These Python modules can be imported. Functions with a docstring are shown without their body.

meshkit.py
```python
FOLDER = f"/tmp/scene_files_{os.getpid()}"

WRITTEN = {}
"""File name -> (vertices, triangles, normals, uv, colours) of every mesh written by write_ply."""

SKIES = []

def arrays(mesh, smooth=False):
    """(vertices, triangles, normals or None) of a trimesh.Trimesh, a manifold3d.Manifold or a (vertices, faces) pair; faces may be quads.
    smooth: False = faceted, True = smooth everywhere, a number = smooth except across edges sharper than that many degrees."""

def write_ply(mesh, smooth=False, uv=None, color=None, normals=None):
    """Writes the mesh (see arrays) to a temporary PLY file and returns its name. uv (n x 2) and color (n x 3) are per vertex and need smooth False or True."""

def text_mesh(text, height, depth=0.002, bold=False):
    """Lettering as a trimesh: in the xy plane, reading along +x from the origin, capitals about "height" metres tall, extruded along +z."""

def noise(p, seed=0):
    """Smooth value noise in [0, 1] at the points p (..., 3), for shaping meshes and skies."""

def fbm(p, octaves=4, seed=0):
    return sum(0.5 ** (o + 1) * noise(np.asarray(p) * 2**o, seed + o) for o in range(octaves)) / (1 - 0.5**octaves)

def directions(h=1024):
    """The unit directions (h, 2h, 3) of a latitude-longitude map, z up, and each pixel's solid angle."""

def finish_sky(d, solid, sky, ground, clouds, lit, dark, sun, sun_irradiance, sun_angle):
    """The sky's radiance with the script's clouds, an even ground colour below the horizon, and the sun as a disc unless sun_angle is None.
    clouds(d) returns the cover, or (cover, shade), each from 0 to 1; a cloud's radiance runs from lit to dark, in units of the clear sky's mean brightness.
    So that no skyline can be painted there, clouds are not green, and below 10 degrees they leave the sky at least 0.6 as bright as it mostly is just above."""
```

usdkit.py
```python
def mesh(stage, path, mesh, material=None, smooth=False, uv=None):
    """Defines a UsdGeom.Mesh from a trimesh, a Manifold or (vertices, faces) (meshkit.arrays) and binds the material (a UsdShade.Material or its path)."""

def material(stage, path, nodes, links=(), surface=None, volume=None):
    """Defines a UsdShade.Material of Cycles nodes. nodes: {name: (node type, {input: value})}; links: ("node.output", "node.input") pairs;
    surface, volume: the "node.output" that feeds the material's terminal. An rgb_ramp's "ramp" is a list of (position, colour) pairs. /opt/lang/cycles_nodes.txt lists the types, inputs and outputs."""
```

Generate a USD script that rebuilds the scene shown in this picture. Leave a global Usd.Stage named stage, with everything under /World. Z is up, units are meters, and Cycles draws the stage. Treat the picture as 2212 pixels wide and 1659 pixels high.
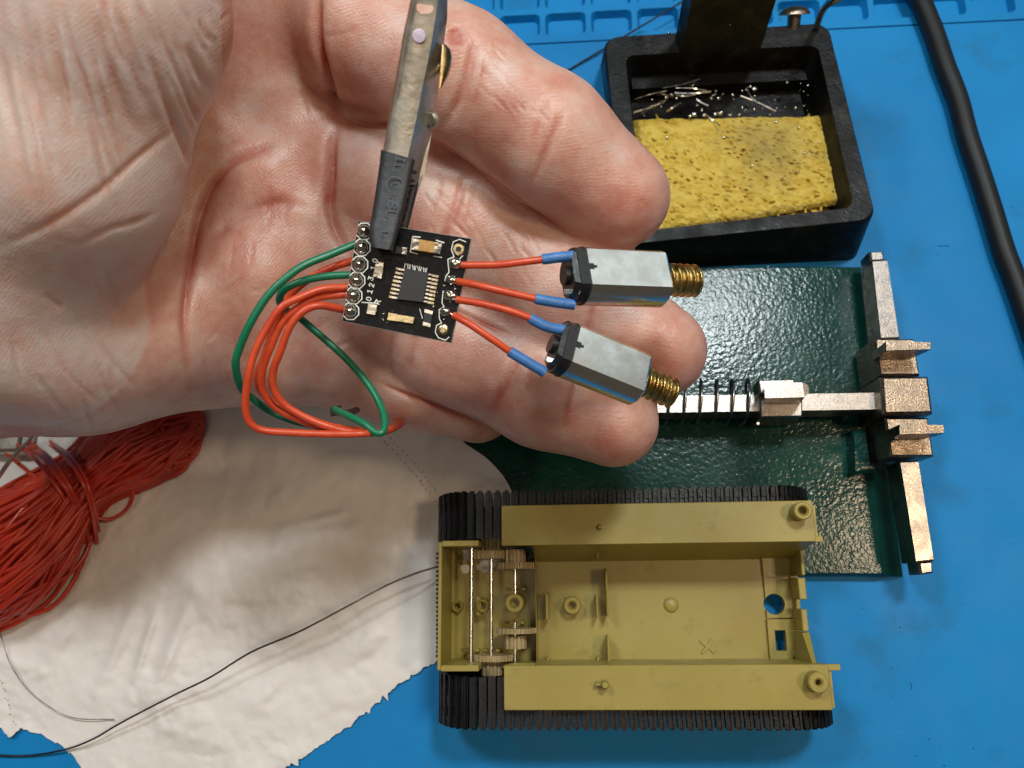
import math, random
import numpy as np, trimesh, manifold3d as m3
import shapely.geometry as sg
import usdkit, meshkit
from pxr import Usd, UsdGeom, UsdLux, UsdShade, Gf, Sdf

stage = Usd.Stage.CreateInMemory()
UsdGeom.SetStageUpAxis(stage, 'Z'); UsdGeom.SetStageMetersPerUnit(stage, 1.0)
UsdGeom.Xform.Define(stage, '/World'); UsdGeom.Scope.Define(stage, '/World/Looks')
rng = np.random.default_rng(7); random.seed(7)

# ------------------------------------------------------------------ camera (lengths in millimetres in this file, written out in metres)
FP, CX, CY, H = 1700.0, 1106.0, 829.5, 205.0
NAD = np.array([(1230 - CX) / FP, -(1260 - CY) / FP, 1.0]); NAD /= np.linalg.norm(NAD)
wz = -NAD
wy = np.array([-30.0, 6930.0, FP]); wy -= wy @ wz * wz; wy /= np.linalg.norm(wy)
wx = np.cross(wy, wz)          # left-handed pixel frame (x right, y up, z forward)
if wx[0] < 0: wx = -wx
W = np.stack([wx, wy, wz])     # camera frame -> world
EYE = np.array([0, 0, H])
def ray(px, py): return W @ np.array([(px - CX) / FP, -(py - CY) / FP, 1.0])
def at(px, py, z=0.0):
    r = ray(px, py); return EYE + r * ((z - H) / r[2])
def dp(px, py, d): return EYE + ray(px, py) * d
def cam2w(c): return EYE + np.asarray(c) @ W.T
def w2cam(p): return (np.asarray(p) - EYE) @ W
def pix(p):
    c = w2cam(p); return np.stack([CX + FP * c[..., 0] / c[..., 2], CY - FP * c[..., 1] / c[..., 2]], -1)

cam = UsdGeom.Camera.Define(stage, '/World/camera')
cam.CreateHorizontalApertureAttr(36.0); cam.CreateVerticalApertureAttr(27.0)
cam.CreateFocalLengthAttr(36.0 * FP / 2212); cam.CreateClippingRangeAttr((0.005, 20.0))
cam.CreateFStopAttr(24.0); cam.CreateFocusDistanceAttr(0.148); cam.CreateExposureAttr(0.26)
mt = np.eye(4); mt[0, :3] = W[:, 0]; mt[1, :3] = W[:, 1]; mt[2, :3] = -W[:, 2]; mt[3, :3] = EYE / 1000
UsdGeom.Xformable(cam).AddTransformOp().Set(Gf.Matrix4d(mt.tolist()))

# ------------------------------------------------------------------ lamps of the workbench and added fill panels
def look_at(x, eye, to):
    z = np.array(eye, float) - np.array(to, float); z /= np.linalg.norm(z)
    a = np.cross([0, 1, 0.01], z); a /= np.linalg.norm(a); b = np.cross(z, a)
    m = np.eye(4); m[0, :3] = a; m[1, :3] = b; m[2, :3] = z; m[3, :3] = np.array(eye) / 1000
    UsdGeom.Xformable(x).AddTransformOp().Set(Gf.Matrix4d(m.tolist()))
def lamp(name, eye, to, w, h, color, inten):
    l = UsdLux.RectLight.Define(stage, '/World/' + name)
    l.CreateWidthAttr(w / 1000); l.CreateHeightAttr(h / 1000); l.CreateColorAttr(Gf.Vec3f(*color)); l.CreateIntensityAttr(inten)
    look_at(l, eye, to)
lamp('desk_lamp', (130, 260, 560), (10, 40, 0), 85, 65, (0.90, 0.97, 1.0), 92)
lamp('left_lamp', (-225, 275, 560), (0, 20, 0), 90, 90, (0.88, 0.98, 1.0), 46)
lamp('warm_lamp', (330, 30, 620), (40, 0, 0), 80, 80, (1.0, 0.76, 0.50), 42)
lamp('motor_fill_panel', (690, 530, 640), (10, 40, 80), 460, 420, (0.86, 0.97, 1.0), .82)  # added, unseen panel placed for the motor cans to reflect
lamp('ceiling_fill_panel', (-120, -300, 1500), (0, 0, 0), 700, 500, (1.0, 0.84, 0.68), 1.5)  # added fill panel in place of light bounced off the ceiling
usdkit.material(stage, '/World/Looks/room', {'b': ('background_shader', {'color': (1.0, 0.84, 0.66), 'strength': 0.065})}, surface='b.background')
dome = UsdLux.DomeLight.Define(stage, '/World/room_light')
UsdShade.MaterialBindingAPI.Apply(dome.GetPrim()).Bind(UsdShade.Material.Get(stage, '/World/Looks/room'))

# ------------------------------------------------------------------ helpers
taken = {}
def numbered(path):
    k = taken.get(path, -1) + 1; taken[path] = k
    return path if k == 0 else f'{path}_{k:03d}'
LOC = {}
def thing(name, label, cat, loc=(0, 0, 0), group=None, kind=None):
    x = UsdGeom.Xform.Define(stage, numbered('/World/' + name)); loc = np.array(loc, float)
    x.AddTranslateOp().Set(Gf.Vec3d(*(loc / 1000))); p = x.GetPrim(); LOC[str(p.GetPath())] = loc
    info(p, label, cat, group, kind); return p
def info(p, label=None, cat=None, group=None, kind=None):
    for k, v in (('label', label), ('category', cat), ('group', group), ('kind', kind)):
        if v: p.SetCustomDataByKey(k, v)
def geo(m):
    if hasattr(m, 'to_mesh'):
        t = m.to_mesh(); return np.array(t.vert_properties[:, :3], float), np.array(t.tri_verts)
    if isinstance(m, tuple): return np.asarray(m[0], float), np.asarray(m[1])
    return np.array(m.vertices, float), np.array(m.faces)
def cat_(*ms):
    vs, fs, n = [], [], 0
    for m in ms:
        v, f = geo(m)
        if f.shape[1] == 4: f = np.vstack([f[:, [0, 1, 2]], f[:, [0, 2, 3]]])
        vs.append(v); fs.append(f + n); n += len(v)
    return np.vstack(vs), np.vstack(fs)
def part(parent, name, mesh, mat, smooth=False, label=None, kind=None):
    pp = str(parent.GetPath()); path = numbered(pp + '/' + name)
    loc = LOC.get(pp)
    v, f = geo(mesh)
    m = usdkit.mesh(stage, path, ((v - loc) / 1000, f), mat, smooth=smooth)
    LOC[path] = loc; p = m.GetPrim(); info(p, label, kind=kind); return p
def single(name, mesh, mat, label, cat, smooth=False, group=None, kind=None):
    v, f = geo(mesh); path = numbered('/World/' + name); LOC[path] = np.zeros(3)
    p = usdkit.mesh(stage, path, (v / 1000, f), mat, smooth=smooth).GetPrim(); info(p, label, cat, group, kind); return p

class Frame:                    # local frame: origin o, axes rows
    def __init__(s, o, x, y, z): s.o = np.array(o, float); s.R = np.stack([x, y, z])
    def w(s, p): return s.o + np.asarray(p, float) @ s.R
    def m(s, mesh): v, f = geo(mesh); return s.w(v), f
    def l(s, p): return (np.asarray(p, float) - s.o) @ s.R.T
def unit(v): v = np.asarray(v, float); return v / np.linalg.norm(v)

def box(x0, x1, y0, y1, z0, z1): 
    t = trimesh.creation.box([x1 - x0, y1 - y0, z1 - z0]); t.apply_translation([(x0 + x1) / 2, (y0 + y1) / 2, (z0 + z1) / 2]); return t
def cbox(x0, x1, y0, y1, z0, z1, c=0.3):
    c = min(c, (x1 - x0) / 2.2, (y1 - y0) / 2.2, (z1 - z0) / 2.2); P = []
    for sx in (0, 1):
        for sy in (0, 1):
            for sz in (0, 1):
                x, y, z = (x1, x0)[sx], (y1, y0)[sy], (z1, z0)[sz]; dx, dy, dz = (-c, c)[sx], (-c, c)[sy], (-c, c)[sz]
                P += [(x, y + dy, z + dz), (x + dx, y, z + dz), (x + dx, y + dy, z)]
    return hull(P)
def hull(P): return trimesh.PointCloud(np.array(P)).convex_hull
def man(m): v, f = geo(m); return m3.Manifold(m3.Mesh(np.asarray(v, np.float32), np.asarray(f, np.uint32)))
def cyl(a, b, r, n=20, r2=None):
    a, b = np.array(a, float), np.array(b, float); z = unit(b - a); x = unit(np.cross(z, [0.31, 0.2, 0.93] if abs(z[2]) < .9 else [1, 0.1, 0])); y = np.cross(z, x)
    t = np.linspace(0, 2 * np.pi, n, endpoint=False); r2 = r if r2 is None else r2
    c = np.cos(t)[:, None] * x + np.sin(t)[:, None] * y
    V = np.vstack([a + c * r, b + c * r2, [a], [b]]); i = np.arange(n); j = (i + 1) % n
    F = np.vstack([np.c_[i, j, j + n], np.c_[i, j + n, i + n], np.c_[j, i, np.full(n, 2 * n)], np.c_[i + n, j + n, np.full(n, 2 * n + 1)]])
    return V, F
def spline(P, n=8, closed=False):
    P = np.asarray(P, float)
    Q = np.vstack([P[-1:], P, P[:2]]) if closed else np.vstack([2 * P[0] - P[1], P, 2 * P[-1] - P[-2]])
    t = np.linspace(0, 1, n, endpoint=False)[:, None]; out = []
    for i in range(1, len(Q) - 2):
        a, b, c, d = Q[i - 1:i + 3]
        out.append(0.5 * (2 * b + (c - a) * t + (2 * a - 5 * b + 4 * c - d) * t**2 + (3 * b - a - 3 * c + d) * t**3))
    return np.vstack(out + ([] if closed else [P[-1:]]))
def tube(P, r, n=10, cap=True):
    P = np.asarray(P, float); L = len(P); r = np.broadcast_to(np.asarray(r, float), (L,))
    T = np.gradient(P, axis=0); T /= np.maximum(np.linalg.norm(T, axis=1, keepdims=True), 1e-9)
    u = unit(np.cross(T[0], [0.3, 0.5, 0.8])); N = []
    for i in range(L):
        u = u - u @ T[i] * T[i]; u = unit(u); N.append(u)
    N = np.array(N); B = np.cross(T, N); t = np.linspace(0, 2 * np.pi, n, endpoint=False)
    V = (P[:, None] + r[:, None, None] * (np.cos(t)[None, :, None] * N[:, None] + np.sin(t)[None, :, None] * B[:, None])).reshape(-1, 3)
    i, j = np.meshgrid(np.arange(L - 1), np.arange(n), indexing='ij'); k = (j + 1) % n
    F = np.vstack([np.stack([i * n + j, i * n + k, (i + 1) * n + k], -1).reshape(-1, 3), np.stack([i * n + j, (i + 1) * n + k, (i + 1) * n + j], -1).reshape(-1, 3)])
    if cap:
        V = np.vstack([V, P[:1], P[-1:]]); j = np.arange(n); k = (j + 1) % n
        F = np.vstack([F, np.c_[k, j, np.full(n, L * n)], np.c_[(L - 1) * n + j, (L - 1) * n + k, np.full(n, L * n + 1)]])
    return V, F
def prism(poly, z0, z1):
    if not isinstance(poly, (sg.Polygon, sg.MultiPolygon)): poly = sg.Polygon(poly)
    t = trimesh.creation.extrude_polygon(poly, z1 - z0, engine='earcut'); t.apply_translation([0, 0, z0]); return t
def lathe(prof, n=24):           # profile (r, z)
    prof = np.asarray(prof, float); L = len(prof); t = np.linspace(0, 2 * np.pi, n, endpoint=False)
    V = np.stack([prof[:, 0][:, None] * np.cos(t), prof[:, 0][:, None] * np.sin(t), np.repeat(prof[:, 1][:, None], n, 1)], -1).reshape(-1, 3)
    i, j = np.meshgrid(np.arange(L - 1), np.arange(n), indexing='ij'); k = (j + 1) % n
    return V, np.vstack([np.stack([i * n + j, i * n + k, (i + 1) * n + k], -1).reshape(-1, 3), np.stack([i * n + j, (i + 1) * n + k, (i + 1) * n + j], -1).reshape(-1, 3)])
def moved(m, d): v, f = geo(m); return v + np.asarray(d, float), f
def grid_solid(G, th):           # a sheet of points (m, n, 3) thickened downwards along its normals
    m, n = G.shape[:2]; du, dv = np.gradient(G, axis=0), np.gradient(G, axis=1); N = np.cross(du, dv); N /= np.maximum(np.linalg.norm(N, axis=2, keepdims=True), 1e-9)
    V = np.vstack([G.reshape(-1, 3), (G - N * th).reshape(-1, 3)]); o = m * n
    i, j = np.meshgrid(np.arange(m - 1), np.arange(n - 1), indexing='ij'); a = (i * n + j).ravel(); b = a + n; c = b + 1; d = a + 1
    F = [np.c_[a, b, c], np.c_[a, c, d], np.c_[a + o, c + o, b + o], np.c_[a + o, d + o, c + o]]
    ring = np.concatenate([np.arange(n), n * np.arange(1, m) + n - 1, (m - 1) * n + np.arange(n - 2, -1, -1), n * np.arange(m - 2, 0, -1)])
    r2 = np.roll(ring, -1); F += [np.c_[ring, r2, r2 + o], np.c_[ring, r2 + o, ring + o]]
    return V, np.vstack(F)
def smoothstep(a, b, x): t = np.clip((x - a) / (b - a), 0, 1); return t * t * (3 - 2 * t)
def gear(r, teeth, y0, y1, n_in=0.84):   # axis y, local
    t = []
    for k in range(teeth):
        a = 2 * np.pi * k / teeth; s = 2 * np.pi / teeth
        t += [(r * n_in * math.cos(a), r * n_in * math.sin(a)), (r * n_in * math.cos(a + .3 * s), r * n_in * math.sin(a + .3 * s)), (r * math.cos(a + .45 * s), r * math.sin(a + .45 * s)), (r * math.cos(a + .85 * s), r * math.sin(a + .85 * s))]
    v, f = geo(prism(t, y0, y1)); return np.c_[v[:, 0], v[:, 2], v[:, 1]], f[:, ::-1]

# ------------------------------------------------------------------ materials
def pbr(name, color, rough=0.5, metal=0.0, noise=None, bump=None, extra=None, rnoise=None, spec=None, noise2=None, stain=None):
    """noise: (scale, other colour, lo, hi); bump: (scale, distance mm[, detail]); rnoise: (scale, lo, hi)."""
    N = {'g': ('geometry', {}), 'p': ('principled_bsdf', {'base_color': color, 'roughness': rough, 'metallic': metal, **(extra or {})})}; L = []
    if spec is not None: N['p'][1]['specular_ior_level'] = spec
    if noise:
        N['n'] = ('noise_texture', {'scale': noise[0], 'detail': 4.0, 'roughness': 0.6}); L.append(('g.position', 'n.vector'))
        N['r'] = ('rgb_ramp', {'ramp': [(noise[2], color), (noise[3], noise[1])]}); L.append(('n.fac', 'r.fac'))
        last = 'r.color'
        if noise2:
            N['n2'] = ('noise_texture', {'scale': noise2[0], 'detail': 5.0, 'roughness': 0.65}); L.append(('g.position', 'n2.vector'))
            N['r2'] = ('rgb_ramp', {'ramp': [(noise2[2], (0, 0, 0)), (noise2[3], (1, 1, 1))]}); L.append(('n2.fac', 'r2.fac'))
            N['mx'] = ('mix', {'color2': noise2[1]}); L += [('r2.color', 'mx.fac'), (last, 'mx.color1')]; last = 'mx.color'
        if stain:                # a smudge round one point of the thing, with a ragged border
            N['sd'] = ('vector_math', {'math_type': 'distance', 'vector2': tuple(np.array(stain[0]) / 1000)}); N['sn'] = ('noise_texture', {'scale': stain[3], 'detail': 5.0, 'roughness': .65})
            N['sm'] = ('math', {'math_type': 'multiply_add', 'value2': stain[1] / 1000 * 1.5}); N['ss'] = ('math', {'math_type': 'subtract'}); N['sr'] = ('map_range', {'from_min': -stain[1] / 1000 * .25, 'from_max': stain[1] / 1000 * .9, 'to_min': stain[4], 'to_max': 0.0, 'clamp': True}); N['sx'] = ('mix', {'color2': stain[2]})
            L += [('g.position', 'sd.vector1'), ('g.position', 'sn.vector'), ('sn.fac', 'sm.value1'), ('sd.value', 'ss.value1'), ('sm.value', 'ss.value2'), ('ss.value', 'sr.value'), ('sr.result', 'sx.fac'), (last, 'sx.color1')]; N['sm'][1]['value3'] = -stain[1] / 1000 * .75; last = 'sx.color'
        L.append((last, 'p.base_color'))
    if rnoise:
        N['rn'] = ('noise_texture', {'scale': rnoise[0], 'detail': 3.0}); L.append(('g.position', 'rn.vector'))
        N['rm'] = ('map_range', {'from_min': 0.35, 'from_max': 0.65, 'to_min': rnoise[1], 'to_max': rnoise[2], 'clamp': True}); L += [('rn.fac', 'rm.value'), ('rm.result', 'p.roughness')]
    if bump:
        N['bn'] = ('noise_texture', {'scale': bump[0], 'detail': float(bump[2]) if len(bump) > 2 else 2.0}); L.append(('g.position', 'bn.vector'))
        N['b'] = ('bump', {'distance': bump[1] / 1000, 'strength': 1.0}); L += [('bn.fac', 'b.height'), ('b.normal', 'p.normal')]
    return usdkit.material(stage, '/World/Looks/' + name, N, L, surface='p.BSDF')
m_mat = pbr('mat_blue', (0.004, 0.170, 0.43), 0.55, spec=.22, noise=(14, (0.005, 0.215, 0.52), .35, .65), bump=(2500, .05), rnoise=(60, .45, .62), noise2=(38, (0.010, 0.140, 0.30), .57, .76))
m_green = pbr('green_enamel', (0.002, 0.031, 0.024), 0.16, spec=.26, bump=(1050, .085, 1), noise=(60, (0.004, 0.05, 0.036), .4, .6), rnoise=(30, .15, .24))
m_cast = pbr('cast_metal', (0.31, 0.248, 0.19), 0.38, 1.0, noise=(2400, (0.19, 0.148, 0.112), .42, .6), bump=(2600, .09, 3), rnoise=(400, .26, .46))
m_bar = pbr('bar_metal', (0.34, 0.305, 0.275), 0.33, 1.0, noise=(2200, (0.25, 0.22, 0.195), .4, .62), bump=(2600, .03, 3), rnoise=(300, .28, .40))
m_steel = pbr('steel', (0.66, 0.65, 0.62), 0.18, 1.0, rnoise=(500, .12, .3))
m_wire = pbr('brown_wire', (0.22, 0.165, 0.135), 0.28, 1.0, noise=(160, (0.10, 0.07, 0.055), .4, .6))
m_dsteel = pbr('dark_steel', (0.30, 0.28, 0.27), 0.3, 1.0, rnoise=(400, .2, .4))
m_spring = pbr('spring_steel', (0.34, 0.33, 0.32), 0.28, 1.0)
m_olive = pbr('olive_plastic', (0.285, 0.215, 0.040), 0.33, noise=(45, (0.325, 0.252, 0.055), .35, .65), bump=(3000, .03), rnoise=(80, .30, .44), noise2=(170, (0.235, 0.168, 0.028), .58, .78))
m_gear = pbr('gear_plastic', (0.36, 0.265, 0.125), 0.42, noise=(300, (0.26, 0.18, 0.075), .4, .65), bump=(1500, .04))
m_rubber = pbr('track_rubber', (0.006, 0.006, 0.0065), 0.36, spec=.35, bump=(1600, .08, 3), rnoise=(200, .3, .55))
m_black = pbr('black_paint', (0.007, 0.007, 0.008), 0.45, spec=.2, noise=(180, (0.030, 0.027, 0.024), .52, .72), bump=(1100, .14, 4), rnoise=(160, .32, .62))
m_blackpl = pbr('black_plastic', (0.012, 0.012, 0.013), 0.32, bump=(900, .04))
m_cable = pbr('cable_rubber', (0.009, 0.009, 0.010), 0.48, spec=.3, bump=(1400, .03))
m_paper = pbr('tissue', (0.72, 0.655, 0.605), 0.85, noise=(28, (0.76, 0.70, 0.65), .35, .65), bump=(1100, .07, 4), noise2=(30, (0.64, 0.57, 0.47), .68, .8), spec=.2)
m_ink = pbr('ink', (0.10, 0.09, 0.09), 0.8)
m_ear = pbr('ear_brass', (0.36, 0.27, 0.13), 0.22, 1.0, rnoise=(400, .15, .35))
m_red = pbr('red_insulation', (0.64, 0.078, 0.022), 0.38, noise=(300, (0.55, 0.055, 0.017), .4, .6), bump=(2500, .02), extra={'subsurface_weight': .12, 'subsurface_scale': .0006})
m_coil = pbr('coil_insulation', (0.53, 0.042, 0.016), 0.32, noise=(120, (0.43, 0.028, 0.012), .4, .6), bump=(2500, .02))
m_greenw = pbr('green_insulation', (0.004, 0.155, 0.072), 0.36, bump=(2500, .02))
m_sleeve = pbr('blue_sleeve', (0.055, 0.19, 0.47), 0.42, noise=(700, (0.045, 0.15, 0.38), .4, .6), bump=(1500, .06))
m_shrink = pbr('black_shrink', (0.020, 0.021, 0.024), 0.5, bump=(900, .10, 4), noise=(500, (0.03, 0.031, 0.035), .45, .65))
m_print = pbr('grey_print', (0.10, 0.11, 0.13), 0.6)
m_clip = pbr('clip_steel', (0.54, 0.50, 0.43), 0.40, .85, noise=(240, (0.44, 0.39, 0.31), .38, .66), bump=(700, .06, 4), rnoise=(250, .24, .46))
m_brass = pbr('brass', (0.50, 0.355, 0.125), 0.3, 1.0, noise=(700, (0.33, 0.22, 0.07), .42, .65), bump=(1800, .10, 3), rnoise=(500, .22, .42))
m_can = pbr('motor_can', (0.74, 0.735, 0.70), 0.22, 1.0, noise=(300, (0.60, 0.585, 0.54), .38, .66), bump=(600, .014, 4), rnoise=(300, .19, .29))
m_board = pbr('board_mask', (0.005, 0.005, 0.006), 0.30, spec=.16, bump=(2200, .04), noise=(900, (0.016, 0.014, 0.013), .5, .7))
m_edge = pbr('board_edge', (0.36, 0.34, 0.31), 0.6)
m_silk = pbr('silkscreen', (0.68, 0.66, 0.58), 0.6)
m_solder = pbr('solder', (0.66, 0.64, 0.58), 0.16, 1.0, bump=(900, .06))
m_gold = pbr('gold_pad', (0.72, 0.60, 0.36), 0.25, 1.0, bump=(1500, .08))
m_chip = pbr('chip_epoxy', (0.020, 0.020, 0.022), 0.42, bump=(4000, .02))
m_tan = pbr('tan_ceramic', (0.50, 0.27, 0.07), 0.5, noise=(1300, (0.36, 0.18, 0.04), .4, .65))
m_cream = pbr('cream_ceramic', (0.50, 0.42, 0.29), 0.5)
m_pink = pbr('pink_plug', (0.66, 0.55, 0.66), 0.5, bump=(1200, .12))
m_sponge = pbr('sponge', (0.58, 0.42, 0.085), 0.85, noise=(420, (0.48, 0.31, 0.035), .42, .66), bump=(800, .5, 4), spec=.25, stain=(at(1655, 322, 11), 17, (0.17, 0.135, 0.065), 130.0, .8))

# skin: base colour follows redness plus painted crease shade (a vertex attribute), fine relief from noise
def skin():
    N = {'g': ('geometry', {}), 'a': ('attribute', {'attribute': 'flush_shade'}), 'n': ('noise_texture', {'scale': 115.0, 'detail': 6.0, 'roughness': .68}),
         'am': ('map_range', {'from_min': .3, 'from_max': .7, 'to_min': -.30, 'to_max': .30}), 'ad': ('math', {'math_type': 'add'}),
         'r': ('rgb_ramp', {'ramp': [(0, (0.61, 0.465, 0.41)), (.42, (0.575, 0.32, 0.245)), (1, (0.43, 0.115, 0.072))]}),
         'mp': ('mapping', {'scale': (1, 1, 1)}), 'f': ('noise_texture', {'scale': 1900.0, 'detail': 3.0, 'distortion': .4}), 'v': ('voronoi_texture', {'scale': 1300.0, 'feature': 'distance_to_edge'}),
         'c': ('math', {'math_type': 'add'}), 'b': ('bump', {'distance': 0.00006, 'strength': 1.0}), 'wv': ('wave_texture', {'wave_type': 'rings', 'rings_direction': 'spherical', 'scale': 560.0, 'distortion': 7.0, 'detail': 1.0, 'detail_scale': .35}), 'c2': ('math', {'math_type': 'multiply_add', 'value2': .22}),
         'p': ('principled_bsdf', {'roughness': .42, 'subsurface_weight': .45, 'subsurface_scale': .0016, 'subsurface_radius': (1.0, .38, .22), 'specular_ior_level': .5})}
    L = [('g.position', 'n.vector'), ('n.fac', 'am.value'), ('am.result', 'ad.value1'), ('a.fac', 'ad.value2'), ('ad.value', 'r.fac'), ('r.color', 'p.base_color'),
         ('g.position', 'f.vector'), ('g.position', 'v.vector'), ('f.fac', 'c.value1'), ('v.distance', 'c.value2'), ('g.position', 'wv.vector'), ('wv.fac', 'c2.value1'), ('c.value', 'c2.value3'), ('c2.value', 'b.height'), ('b.normal', 'p.normal')]
    return usdkit.material(stage, '/World/Looks/skin', N, L, surface='p.BSDF')
m_skin = skin()

# ------------------------------------------------------------------ the silicone mat with its tray of pockets along the back
def build_mat():
    r1 = at(1276, 24)[1]; r0 = at(1276, 73)[1]; c0 = at(1276, 48)[0]; per = at(1376, 48)[0] - c0; wd = at(1366, 48)[0] - c0; ht = r1 - r0; step = ht + (at(1276, 14)[1] - r1)
    edge = at(1276, 88)[1]
    m = man(cbox(-260, 260, -150, 230, -5, 0, .8))
    cuts = []
    for row in range(5):
        for k in range(-9, 10):
            x = c0 + k * per; y = r0 + row * step
            if row == 2: pass
            p = sg.box(x + 1.6, y + 1.6, x + wd - 1.6, y + ht - 1.6).buffer(1.6, quad_segs=5)
            lo = sg.box(x + 2.3, y + 2.3, x + wd - 2.3, y + ht - 2.3).buffer(1.4, quad_segs=5)
            a, b = np.array(p.exterior.coords)[:-1], np.array(lo.exterior.coords)[:-1]
            cuts.append(m3.Manifold.hull_points(np.vstack([np.c_[a, np.full(len(a), .4)], np.c_[b, np.full(len(b), -2.6)]])))
    g = man(box(-262, 262, edge - .5, edge + .1, -.55, 1)); cuts.append(g)
    m = m - m3.Manifold.batch_boolean(cuts, m3.OpType.Add)
    single('silicone_mat', m, m_mat, 'blue silicone soldering mat with a tray of rounded pockets along its back edge', 'mat', smooth=35, kind='structure')
build_mat()

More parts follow.
